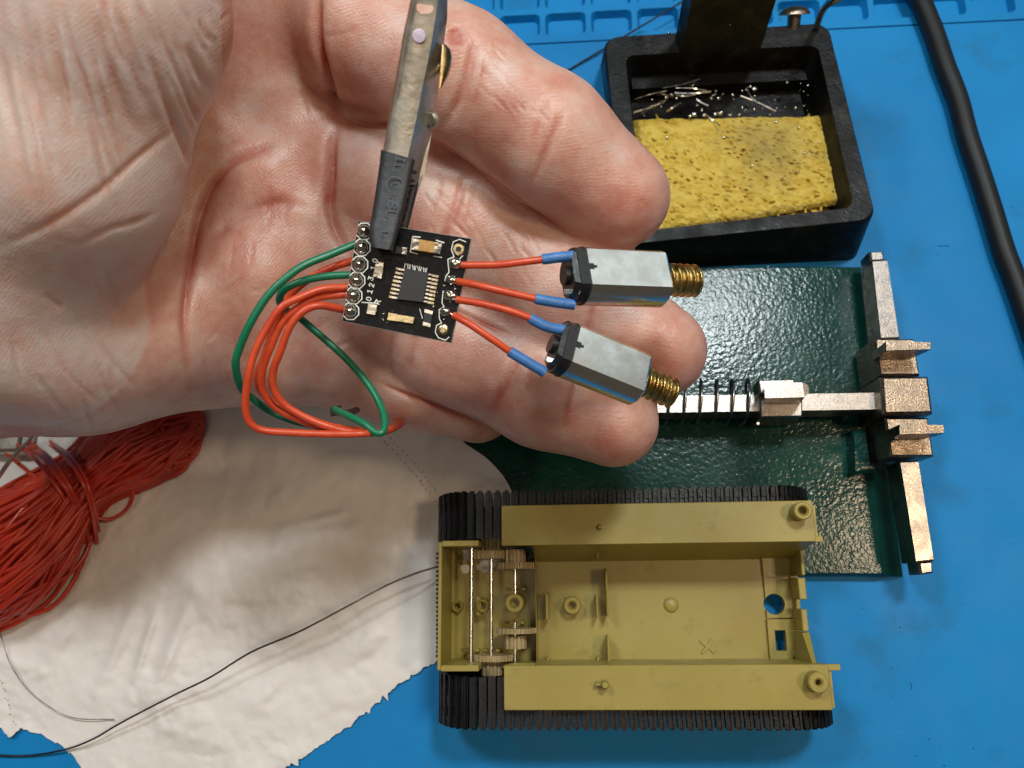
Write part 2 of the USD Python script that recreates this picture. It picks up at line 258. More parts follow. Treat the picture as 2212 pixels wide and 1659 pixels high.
# ------------------------------------------------------------------ tissue paper with torn edge
PLATE_Z = 4.2
def build_tissue():
    random.seed(3)
    pts = [(-260, 905), (200, 845), (700, 850), (958, 930), (1010, 962), (1062, 1000), (1105, 1062), (1112, 1150), (1085, 1290), (1000, 1388)]
    tear = [(945, 1424), (905, 1452), (857, 1483), (800, 1530), (746, 1574), (680, 1618), (615, 1662), (560, 1720)]
    low = [(300, 1760), (196, 1690), (176, 1659), (156, 1629), (131, 1609), (90, 1588), (45, 1574), (20, 1594), (0, 1569), (-60, 1560), (-260, 1600)]
    def rag(Q, amp):
        out = []
        for a, b in zip(Q[:-1], Q[1:]):
            n = max(2, int(np.hypot(b[0] - a[0], b[1] - a[1]) / 6))
            for k in range(n):
                t = k / n; j = random.gauss(0, amp) + (random.random() < .12) * random.uniform(3, 9); out.append((a[0] + (b[0] - a[0]) * t + j * .45, a[1] + (b[1] - a[1]) * t + j))
        return out
    P = [tuple(q[:2]) for q in spline([(a, b, 0) for a, b in pts], 6)] + rag(tear, 2.0) + rag(low, 1.6)
    def zf(px, py):
        onplate = smoothstep(915, 985, px) * smoothstep(1330, 1220, py)
        z = .45 + 4.3 * onplate
        w = meshkit.fbm(np.stack([px / 210, py / 150, 0 * px], -1), 4, 5)
        z += 4.2 * np.clip(w - .40, 0, 1)
        for (a, b, s, h) in (((470, 1260), (830, 1165), 42, 2.0), ((560, 1180), (880, 1120), 30, 1.2), ((520, 1400), (700, 1300), 26, 1.3), ((330, 1520), (420, 1270), 17, 1.3), ((210, 1500), (300, 1290), 15, 1.1), ((280, 1500), (350, 1280), 10, 1.0), ((650, 1130), (760, 1105), 7, .9), ((380, 1230), (480, 1330), 30, 1.2), ((90, 1440), (170, 1330), 20, .9), ((700, 1450), (880, 1330), 24, .8), ((520, 1560), (640, 1420), 20, .7), ((640, 1010), (820, 985), 20, .8)):
            a, b = np.array(a), np.array(b); d = b - a; t = np.clip(((px - a[0]) * d[0] + (py - a[1]) * d[1]) / (d @ d), 0, 1)
            q = np.hypot(px - a[0] - t * d[0], py - a[1] - t * d[1]); z += 1.45 * h * np.exp(-(q / s)**2) * np.sin(np.pi * np.clip(t, .08, .92))
        z += .55 * np.abs(meshkit.fbm(np.stack([px / 62 + py / 170, py / 55 - px / 210, 0 * px], -1), 4, 17) - .5) * 2 * smoothstep(.40, .62, meshkit.noise(np.stack([px / 190, py / 150, 0 * px], -1), 12)) * 2.2
        z += .8 * (meshkit.fbm(np.stack([px / 30 + py / 90, py / 38, 0 * px], -1), 3, 9) - .5)
        return np.maximum(z, .35)
    poly = sg.Polygon(P).buffer(0)
    if poly.geom_type != 'Polygon': poly = max(poly.geoms, key=lambda g: g.area)
    tri = trimesh.creation.triangulate_polygon(poly.segmentize(9), engine='earcut') if False else None
    # fine grid clipped to the outline with its border snapped on
    import shapely
    xs, ys = np.arange(-262, 1120, 5.0), np.arange(840, 1775, 5.0); X, Y = np.meshgrid(xs, ys, indexing='ij')
    inner = poly.buffer(-4); ok = shapely.contains_xy(inner, X, Y)
    from scipy.spatial import Delaunay
    bd = np.array(poly.exterior.segmentize(6).coords)[:-1]
    Q = np.vstack([np.c_[X[ok], Y[ok]], bd]); tr = Delaunay(Q).simplices; cen = Q[tr].mean(1)
    tr = tr[shapely.contains_xy(poly, cen[:, 0], cen[:, 1])]
    z = zf(Q[:, 0], Q[:, 1]); wpt = np.array([at(a, b, c) for (a, b), c in zip(Q, z)])
    n = np.cross(wpt[tr[:, 1]] - wpt[tr[:, 0]], wpt[tr[:, 2]] - wpt[tr[:, 0]])[:, 2]; tr[n < 0] = tr[n < 0][:, ::-1]
    V = np.vstack([wpt, wpt - [0, 0, .18]]); F = np.vstack([tr, tr[:, ::-1] + len(wpt)])
    e = np.sort(np.vstack([tr[:, [0, 1]], tr[:, [1, 2]], tr[:, [2, 0]]]), 1); ue, c = np.unique(e, axis=0, return_counts=True); ue = ue[c == 1]; o = len(wpt)
    F = np.vstack([F, np.c_[ue[:, 0], ue[:, 1], ue[:, 1] + o], np.c_[ue[:, 0], ue[:, 1] + o, ue[:, 0] + o]])
    t = thing('tissue', 'crumpled white tissue with a ragged torn edge lying on the blue mat', 'tissue', at(500, 1300, 0))
    part(t, 'sheet', (V, F), m_paper, smooth=50)
    # rows of small grey embossed print
    marks = []
    def mark(px, py, ang, L, w=1.5):
        ang += random.gauss(0, .35); L *= random.uniform(.6, 1.15); px += random.gauss(0, .9); py += random.gauss(0, .9); w *= random.uniform(.7, 1.2)
        dx, dy = math.cos(ang) * L / 2, math.sin(ang) * L / 2; nx, ny = -math.sin(ang) * w / 2, math.cos(ang) * w / 2
        q = [(px - dx - nx, py - dy - ny), (px + dx - nx, py + dy - ny), (px + dx + nx, py + dy + ny), (px - dx + nx, py - dy + ny)]
        zz = float(zf(np.array([px]), np.array([py]))[0]) + .06
        P = np.array([at(a, b, zz) for a, b in q] + [at(a, b, zz - .1) for a, b in q]); marks.append(hull(P))
    for k in range(16):
        s = k / 15; x, y = 829 + 112 * s + 10 * math.sin(2.6 * s), 953 + 140 * s
        mark(x, y, .45, 5.5); mark(x + 13, y - 7, 1.3, 6)
        if k % 3 == 0: mark(x + 3, y + 4, 1.1, 4)
    for k in range(6):
        mark(2 + 5.5 * k, 1470 + 18 * k, .8, 5); mark(6 + 5.5 * k, 1475 + 18 * k, 2.2, 4)
    part(t, 'print', cat_(*marks), m_ink, kind='stuff')
build_tissue()

# ------------------------------------------------------------------ small wires on the table
def wire3(P, r, n=8, k=8, z=None):
    Q = [dp(*p) if z is None else at(p[0], p[1], p[2]) for p in P]
    return tube(spline(Q, k), r, n)
single('steel_wire', wire3([(-60, 1628, .9), (0, 1632, .9), (66, 1632, .9), (141, 1619, 1.8), (202, 1596, 3), (262, 1561, 4.5), (373, 1503, 6.5), (454, 1463, 8), (544, 1408, 9), (645, 1365, 9.5), (746, 1312, 9.5), (832, 1266, 9), (897, 1239, 8), (950, 1223, 7), (975, 1219, 6)], .24, 8, 8, 1), m_wire,
       'thin dark brown metal wire running across the tissue to the toy tank', 'wire', smooth=60)
single('hair_wire', wire3([(-30, 1300, 1.2), (0, 1367, 1.6), (20, 1428, 2), (55, 1483, 2), (101, 1523, 2), (161, 1551, 1.8), (247, 1554, 1.5)], .12, 6, 8, 1), m_dsteel, 'hair thin grey wire curling over the corner of the tissue', 'wire', smooth=60)
single('thin_wire', wire3([(1150, 190, .5), (1210, 161, .5), (1300, 108, 1), (1373, 64, 2), (1453, 16, 3), (1520, -25, 3)], .26, 6, 8, 1), m_cable, 'thin dark wire lying behind the black sponge tray', 'wire', smooth=60)
single('needle', tube(np.array([at(-30, 1068, 7), at(20, 997, 9), at(50, 965, 10), at(92, 922, 12)]), [.55, .6, .5, .35], 10), m_steel, 'shiny silver needle beside the red wire coil', 'needle', smooth=60)
v = cat_(cbox(*sorted((at(-40, 960, 4)[0], at(62, 960, 4)[0])), *sorted((at(30, 985, 4)[1], at(30, 925, 4)[1])), 0.6, 4, .4), cbox(*sorted((at(-40, 960, 5)[0], at(40, 960, 5)[0])), *sorted((at(30, 972, 5)[1], at(30, 935, 5)[1])), 4.0, 5.2, .4))
single('brass_block', v, m_clip, 'small brass coloured block at the picture edge behind the red coil', 'brass piece')

# black cable at the right
single('cable', wire3([(1850, -420, 3), (1890, -260, 3), (1930, -130, 2.9), (1960, -60, 2.9), (1988, 0, 2.9), (2018, 73, 2.9), (2041, 142, 2.9), (2069, 215, 2.9), (2089, 292, 2.9), (2115, 370, 2.9), (2142, 455, 2.9), (2168, 541, 2.9), (2192, 604, 2.9), (2222, 690, 2.9), (2262, 800, 2.9), (2330, 960, 2.9), (2440, 1160, 2.9), (2600, 1350, 2.9), (2820, 1500, 2.9)], 2.75, 20, 8, 1), m_cable, 'thick black cable running down the right side of the mat', 'cable', smooth=60)

# ------------------------------------------------------------------ hank of red wire
def build_coil():
    r = np.random.default_rng(11)
    ax = np.array([(-190, 1330), (-60, 1262), (50, 1172), (176, 1045), (290, 965), (365, 918), (432, 885)], float)
    hw = np.array([70, 112, 126, 66, 92, 84, 34], float); hz = np.array([5, 8.0, 8.5, 7.0, 7, 5.5, 2.5], float)
    S = spline(np.c_[ax, hw], 12); Z = spline(np.c_[hz, hz * 0, hz * 0], 12)[:, 0]; n = len(S)
    def pos(s, q, h):
        i = np.clip(s * (n - 1), 0, n - 1.001); k = i.astype(int); f = (i - k)[:, None]; A = S[k] * (1 - f) + S[k + 1] * f; zz = Z[k] * (1 - f[:, 0]) + Z[k + 1] * f[:, 0]
        T = np.gradient(A[:, :2], axis=0); T /= np.linalg.norm(T, axis=1, keepdims=True) + 1e-9; T = (S[np.minimum(k + 1, n - 1)] - S[k])[:, :2]; T /= np.linalg.norm(T, axis=1, keepdims=True) + 1e-9
        N = np.c_[-T[:, 1], T[:, 0]]; xy = A[:, :2] + N * (A[:, 2] * q)[:, None]; z = 1.2 + zz * np.sqrt(np.maximum(1 - q * q, 0.02)) * (1 + h)
        return np.array([at(a, b, max(c, .9)) for (a, b), c in zip(xy, z)])
    t = thing('wire_coil', 'tangled hank of red insulated wire lying on the tissue', 'wire coil', at(120, 1120, 0))
    for k in range(74):
        q1, q2 = r.uniform(-1, 1, 2); h1 = r.uniform(-.9, .75); e = r.uniform(.0, .12), r.uniform(.78, 1.0); cr = r.uniform(-.25, .25)
        if k < 46: h1 = r.uniform(.35, .9)
        s1 = np.linspace(e[0] + .03, e[1] - .02, 13); up = np.linspace(0, 1, 13)
        wob = r.uniform(.03, .15); a = np.c_[s1, np.clip(q1 + cr * np.sin(up * 6.3 + r.uniform(0, 6)) + wob * np.sin(up * r.uniform(8, 15) + r.uniform(0, 6)), -1.12, 1.12)]; b = np.c_[s1[::-1], np.clip(q2 + cr * np.cos(up * 5 + r.uniform(0, 6)) + wob * np.cos(up * r.uniform(8, 15)), -1.12, 1.12)]
        loop = np.vstack([a, [[e[1], (q1 + q2) / 2]], b, [[e[0], (q1 + q2) / 2]]])
        P = pos(loop[:, 0], loop[:, 1], np.full(len(loop), h1)); Q = spline(P, 3, closed=True)
        part(t, 'strand', tube(np.vstack([Q, Q[:2]]), .60, 7, cap=False), m_coil, smooth=True)
    for k in range(9):
        o = r.uniform(-50, 62); a = np.array([(78 + o, 962 + r.uniform(-20, 8)), (112 + o * .9, 985), (150 + o * .8, 1035), (178 + o * .6, 1095), (198 + o * .35, 1150 + r.uniform(-10, 25))]); z = [2, 13, 16.5 + .2 * k, 13.5, 2.2]
        part(t, 'wrap', tube(spline([at(x, y, zz) for (x, y), zz in zip(a, z)], 6), .52, 8), m_coil, smooth=60)
    for P in ([(255, 925, 6), (300, 950, 7), (338, 985, 6), (352, 1015, 4), (338, 1034, 4), (305, 1036, 5), (255, 1030, 7), (215, 1020, 8)], [(262, 922, 8), (280, 965, 9), (287, 1020, 7), (286, 1075, 4), (268, 1105, 3), (235, 1122, 4), (200, 1115, 6), (170, 1100, 7)], [(330, 900, 5), (390, 905, 5), (430, 893, 4), (440, 908, 3), (415, 935, 3), (380, 952, 4), (330, 965, 5), (290, 975, 6)], [(-20, 1225, 9), (40, 1205, 10), (58, 1220, 10), (66, 1255, 8), (50, 1290, 5)], [(0, 970, 3), (20, 985, 4), (50, 1010, 7), (90, 1040, 9), (140, 1060, 9)]):
        part(t, 'loose_loop', wire3(P, .52, 8, 8, 1), m_coil, smooth=60)
build_coil()

# ------------------------------------------------------------------ circuit-board vise: green plate, bar, spring, jaws
def quadbox(Q, z0, z1, c=.4, taper=0):      # Q: four pixel corners of the top face at height z1
    T = np.array([at(a, b, z1) for a, b in Q]); cen = T.mean(0); P = []
    for p in T:
        d = cen - p; d[2] = 0; d = unit(d) * c
        P += [p + d * 1.2, p - [0, 0, c], [*(p - unit(d) * taper)[:2], z0]]
    return hull(P)
def rect(x0, x1, y0, y1, sk=0.0): return [(x0, y0), (x1, y0), (x1 + sk, y1), (x0 + sk, y1)]
def build_vise():
    t = thing('circuit_vise', 'circuit board vise with a green enamelled base plate and metal jaws', 'vise', at(1500, 900, 0))
    z = PLATE_Z
    top = [(1000, 584), (1140, 583), (1858, 578), (1904, 1238), (1010, 1236)]
    P = [at(a, b, z) for a, b in top]; B = [p - [0, 0, .7] + unit(np.array([*(p - at(1500, 900, z))[:2], 0])) * .6 for p in P]
    out = [at(994, 586, .4), at(1866, 576, .4), at(1950, 1246, .4), at(1003, 1243, .4)]
    part(t, 'base_plate', hull(P + B + out), m_green, smooth=False)
    rim = np.array([at(1858, 579, z), at(1904, 1237, z), at(1924, 1238, z - 1.2), at(1872, 579, z - 1.2)])
    part(t, 'foot', quadbox([(1842, 930), (1872, 927), (1884, 1020), (1846, 1026)], z - .2, 8.5, .8, .2), m_green)
    part(t, 'foot', quadbox([(1818, 850), (1850, 846), (1858, 905), (1822, 908)], z - .2, 8.5, .8, .2), m_green)
    zb = 16.0
    part(t, 'slide_bar', quadbox([(1060, 861), (1908, 848), (1910, 884), (1060, 897)], zb - 8, zb, .25), m_bar)
    part(t, 'bar_support', quadbox([(1850, 858), (1930, 856), (1934, 880), (1852, 882)], z, zb - 8.02, .3, .2), m_cast)
    # spring
    c0, c1 = at(1300, 872, zb - 4), at(1634, 867, zb - 4); n = 10; th = np.linspace(0, n * 2 * np.pi, n * 22)
    a = unit(c1 - c0); u = unit(np.cross(a, [0, 0, 1])); v = np.cross(u, a); L = np.linalg.norm(c1 - c0)
    part(t, 'spring', tube(c0 + a * (th / th[-1] * L)[:, None] + 5.5 * (np.cos(th)[:, None] * u + np.sin(th)[:, None] * v), .34, 8), m_spring, smooth=60)
    j = part(t, 'sliding_jaw', quadbox([(1640, 845), (1734, 843), (1734, 899), (1643, 901)], z + 1.5, 17.2, .35), m_bar)
    part(t, 'jaw_back', quadbox([(1638, 822), (1716, 820), (1720, 850), (1642, 850)], 14, 20, .3), m_bar)
    w = at
    lip = hull([w(1651, 826, 25), w(1733, 826, 25), w(1746, 832, 24.8), w(1748, 846, 24.8), w(1738, 858, 25), w(1652, 860, 25), w(1653, 872, 17.2), w(1728, 872, 17.2), w(1730, 850, 17.2), w(1653, 846, 17.2)])
    part(t, 'jaw_lip', lip, m_bar)
    # cross bar
    part(t, 'cross_bar', quadbox([(1884, 562), (1917, 560), (1943, 731), (1903, 733)], zb - 8, zb, .35), m_bar)
    part(t, 'bar_tip', quadbox([(1878, 543), (1908, 542), (1912, 562), (1881, 564)], zb - 7.5, zb - 1.2, .5), m_bar)
    part(t, 'cross_bar', quadbox([(1944, 996), (1984, 994), (2018, 1212), (1979, 1216)], zb - 8, zb, .35), m_bar)
    part(t, 'bar_tip', quadbox([(1984, 1214), (2015, 1212), (2017, 1238), (1989, 1242)], zb - 7.5, zb - 1.2, .5), m_bar)
    for (q, r, s) in (((1889, 1976, 731, 811, 12), (1914, 2009, 738, 757), 0), ((1912, 2006, 902, 986, 12), (1943, 2038, 917, 938), 1)):
        x0, x1, y0, y1, sk = q
        part(t, 'jaw_block', quadbox(rect(x0, x1, y0, y1, sk), 5.5, 18.5, .55), m_cast)
        a0, a1, b0, b1 = r
        T = [w(a0, b0, 27), w(a1, b0 + 1, 27), w(a1 + 2, b1 - 3, 27), w(a0 + 1, b1, 27)]
        bt = [np.array([*p[:2], 18.4]) for p in T]; bt[1] = bt[1] - [1.4, 0, 0]; bt[2] = bt[2] - [1.4, 0, 0]
        part(t, 'jaw_lip', hull(T + [p - [0, 0, 2] for p in T] + bt), m_cast)
        part(t, 'jaw_step', quadbox([(a0 - 12, b0 + 10), (a0 - 1, b0 + 10), (a0, b1 + 12), (a0 - 11, b1 + 12)], 18.4, 22.5, .3), m_bar)
    part(t, 'center_block', quadbox([(1902, 813), (2007, 812), (2017, 893), (1908, 895)], 6, 20, .8), m_cast)
build_vise()

# ------------------------------------------------------------------ sponge tray, sponge, solder scraps
def build_tray():
    h = 17.0
    lip = np.array([at(a, b, h) for a, b in ((1302, 78), (1790, 46), (1897, 476), (1350, 532))]); base = np.array([at(a, b, .1) for a, b in ((1296, 120), (1760, 96), (1857, 561), (1352, 586))])
    inn = np.array([at(a, b, h) for a, b in ((1353, 122), (1764, 100), (1842, 446), (1396, 495))])
    def rr(Q, r, z):
        p = sg.Polygon(Q[:, :2]); p = p.buffer(-r).buffer(r, quad_segs=5); c = np.array(p.exterior.coords)[:-1]; return np.c_[c, np.full(len(c), z)]
    o = m3.Manifold.hull_points(np.vstack([rr(lip, 4, h - .9), rr(lip + (lip.mean(0) - lip) * .018, 4, h), rr(base, 3, .1)]))
    ic = inn.mean(0); fl = ic + (inn - ic) * .93
    i = m3.Manifold.hull_points(np.vstack([rr(inn, 2.5, h + .02), rr(inn + (inn - ic) * .02, 2.5, h + 1), rr(fl, 2, 4)]))
    t = thing('sponge_tray', 'black cast tray of a soldering iron stand holding a yellow sponge', 'sponge tray', at(1600, 300, 0))
    part(t, 'tray', o - i, m_black, smooth=40)
    # rear ledge inside the tray
    q = [(1362, 150), (1755, 128), (1772, 170), (1366, 192)]
    part(t, 'ledge', hull([at(a, b, 9) for a, b in q] + [np.array([*at(a, b, 9)[:2], 3.9]) for a, b in q]), m_black)
    # upright bracket
    q0 = [(1458, 84), (1640, 78), (1641, 112), (1470, 118)]
    B = np.array([at(a, b, h + .6) for a, b in q0]); up = np.array([0, 3.0, 60.0]); T = B + up; T[:, :2] += (T[:, :2].mean(0) - T[:, :2]) * .05
    part(t, 'bracket', hull(np.vstack([B, T])), m_black)
    F = np.array([at(a, b, 10) for a, b in ((1480, 125), (1625, 118), (1618, 150), (1490, 156))]); 
    part(t, 'bracket_foot', hull(np.vstack([B[[0, 1, 2, 3]] + [0, 0, .4], F, F - [0, 0, 4]])), m_black)
    for s in ((1458, 1641),):
        pass
    c = at(1722, 34, 20)
    hd = np.array([(0, 4.6), (1.9, 4.4), (3.1, 3.9), (3.9, 3.1), (4.1, 2.4), (1.8, 2.4), (1.6, -4), (0, -4)]) 
    fr = Frame(c - [0, 0, 3.4], [1, 0, 0], [0, .60, -.80], [0, .80, .60])
    s = man(fr.m((np.array(lathe(hd, 24)[0]), lathe(hd, 24)[1])))
    part(t, 'screw', fr.m(lathe(hd, 24)), m_cast, smooth=40)
    part(t, 'wire_holder', tube(spline([at(1764, 66, h - 2), at(1766, 52, h + 3), at(1774, 30, h + 9), at(1786, 12, h + 15), at(1815, -6, h + 20), at(1870, -40, h + 26)], 8), .85, 12), m_dsteel, smooth=60)
    for (a, b, r) in ((1445, 72, .5), (1576, 53, .45), (1610, 95, .3), (1380, 92, .3)):
        pass
build_tray()
def build_sponge():
    Q = np.array([at(a, b, 11) for a, b in ((1369, 252), (1790, 244), (1834, 432), (1404, 500))])
    n, m = 90, 110; G = np.zeros((n, m, 3))
    u, v = np.meshgrid(np.linspace(0, 1, n), np.linspace(0, 1, m), indexing='ij')
    u2 = u + .012 * (meshkit.fbm(np.stack([v * 7, u * 3, 0 * u], -1), 3, 2) - .5) * 2; v2 = v + .012 * (meshkit.fbm(np.stack([u * 7, v * 3, 0 * u + 4], -1), 3, 3) - .5) * 2
    G = (Q[3] * (1 - u2)[..., None] + Q[0] * u2[..., None]) * (1 - v2)[..., None] + (Q[2] * (1 - u2)[..., None] + Q[1] * u2[..., None]) * v2[..., None]
    e = np.minimum(np.minimum(u, 1 - u) * 55, np.minimum(v, 1 - v) * 60); G[..., 2] -= 1.6 * np.exp(-e / 1.2)
    w = meshkit.fbm(G * .9, 4, 8); G[..., 2] += 1.1 * (w - .5) + .9 * (meshkit.fbm(G * .12, 2, 5) - .5)
    por = meshkit.noise(G * [1.3, 2.3, 1], 21); G[..., 2] -= .5 * smoothstep(.62, .8, meshkit.noise(G * 2.4, 31)) + 1.4 * smoothstep(.80, .95, por) * smoothstep(.35, .62, meshkit.noise(G * .13, 4) + .25 * (1 - u))
    V, F = grid_solid(G, 6.5)
    if np.cross(G[1, 0] - G[0, 0], G[0, 1] - G[0, 0])[2] < 0: V, F = grid_solid(G[:, ::-1], 6.5)
    single('sponge', (V, F), m_sponge, 'damp yellow cleaning sponge stained grey lying in the black tray', 'sponge', smooth=45)
build_sponge()
def build_scraps():
    r = random.Random(5)
    E = [((1368, 243), (1438, 216)), ((1385, 246), (1434, 222)), ((1372, 214), (1440, 196)), ((1432, 190), (1513, 170)), ((1460, 190), (1525, 196)), ((1458, 201), (1535, 198)), ((1462, 206), (1503, 204)), ((1600, 207), (1676, 240)), ((1613, 190), (1636, 222)), ((1524, 246), (1556, 272)), ((1490, 188), (1500, 178)), ((1420, 205), (1445, 206)), ((1505, 215), (1530, 228)), ((1440, 240), (1470, 222))]
    names = ['long snippet rising from the sponge corner at the tray left wall', 'short snippet just above the left end of the sponge', 'thin snippet reaching the left inner wall of the tray', 'uppermost snippet slanting up to the right in the left heap', 'straight snippet lying level in the middle of the left heap', 'flat long snippet just below the level one in the left heap', 'short bright snippet lowest of the three level ones', 'thick bright snippet leaning onto the sponge at its back middle', 'bent snippet crossing over the thick one behind the sponge', 'crumpled snippet lying on top of the sponge near its back edge', 'tiny snippet branching off the uppermost one', 'small level snippet left of the heap centre', 'little slanting snippet between the left heap and the sponge', 'stubby snippet close to the sponge edge below the left heap']
    for k, (a, b) in enumerate(E):
        za = 11.5; m = ((a[0] + b[0]) / 2 + r.uniform(-3, 3), (a[1] + b[1]) / 2 + r.uniform(-3, 3))
        single('solder_scrap', tube(spline([at(*a, za + r.uniform(0, 1)), at(*m, za + r.uniform(0, 1.5)), at(*b, za + r.uniform(0, 1.2))], 5), r.uniform(.16, .34), 6), m_steel, 'silvery ' + names[k], 'scrap', smooth=50, group='metal snippets behind the sponge')
    V = []
    for k in range(70):
        x, y, z = r.uniform(1372, 1770), r.uniform(196, 250), 10.4
        if k > 44: x, y, z = r.uniform(1385, 1800), r.uniform(255, 400), 11.6
        if k > 62: x, y, z = r.choice([(1445, 71, 17.3), (1577, 53, 30), (1730, 180, 9.3), (1745, 205, 11), (1756, 120, 15), (1700, 115, 16), (1385, 120, 17)]) 
        s = trimesh.creation.icosphere(1, r.uniform(.12, .42)); s.vertices *= [r.uniform(.7, 1.5), r.uniform(.7, 1.3), .8]; V.append(moved(s, at(x, y, z)))
    for (x, y) in ((1540, 206), (1546, 196), (1552, 212), (1500, 246), (1522, 248), (1545, 246), (1556, 243), (1612, 194), (1620, 187), (1630, 192), (1700, 177), (1745, 183), (1440, 210), (1452, 205), (1490, 250), (1577, 247)):
        q = trimesh.creation.icosphere(2, r.uniform(.35, .75)); vv = np.array(q.vertices); vv *= (1 + .9 * (meshkit.fbm(vv * 2.3 + x, 2, int(y)) - .5))[:, None]; vv[:, 2] *= .7; V.append((vv + at(x, y, 10.2 if y < 240 else 11.6), q.faces))
    single('solder_crumbs', cat_(*V), m_solder, 'tiny bright crumbs of solder scattered over sponge and tray', 'solder crumbs', smooth=True, kind='stuff')
    V = []
    for (x, y, z) in ((1589, 577, 4.4), (1659, 576, 4.4), (1775, 1000, 4.4), (1770, 720, 4.4), (1640, 640, 4.5), (1505, 652, 4.5), (1590, 980, 4.5), (1800, 770, 4.4), (1752, 1066, 4.4), (1610, 1065, 4.6), (1606, 1069, 4.6)):
        q = trimesh.creation.icosphere(1, r.uniform(.10, .26)); q.vertices *= [r.uniform(.7, 1.7), r.uniform(.7, 1.2), .6]; V.append(moved(q, at(x, y, z)))
    single('crumbs', cat_(*V), m_paper, 'tiny pale crumbs scattered on the green vise plate', 'crumbs', smooth=True, kind='stuff')
def build_dust():
    r = random.Random(8); V = []
    for k in range(26):
        x, y = r.choice([(r.uniform(1980, 2200), r.uniform(560, 1650)), (r.uniform(1850, 2000), r.uniform(1260, 1650)), (r.uniform(1000, 2200), r.uniform(1575, 1655)), (r.uniform(1900, 2210), r.uniform(100, 600))])
        q = trimesh.creation.icosphere(1, r.uniform(.06, .14)); q.vertices *= [r.uniform(.7, 2.0), r.uniform(.7, 1.3), .5]; V.append(moved(q, at(x, y, .05)))
    for k in range(3):
        x, y = r.uniform(1960, 2200), r.uniform(500, 1640); a = r.uniform(0, 3.1); p = at(x, y, .12); L = r.uniform(1, 3.5)
        V.append(tube(spline([p, p + [L * .5 * math.cos(a) + .3, L * .5 * math.sin(a), .1], p + [L * math.cos(a), L * math.sin(a), 0]], 4), .045, 5))
    single('dust', cat_(*V), m_cable, 'specks of dark dust and lint on the blue mat', 'dust', kind='stuff')
build_dust()
build_scraps()

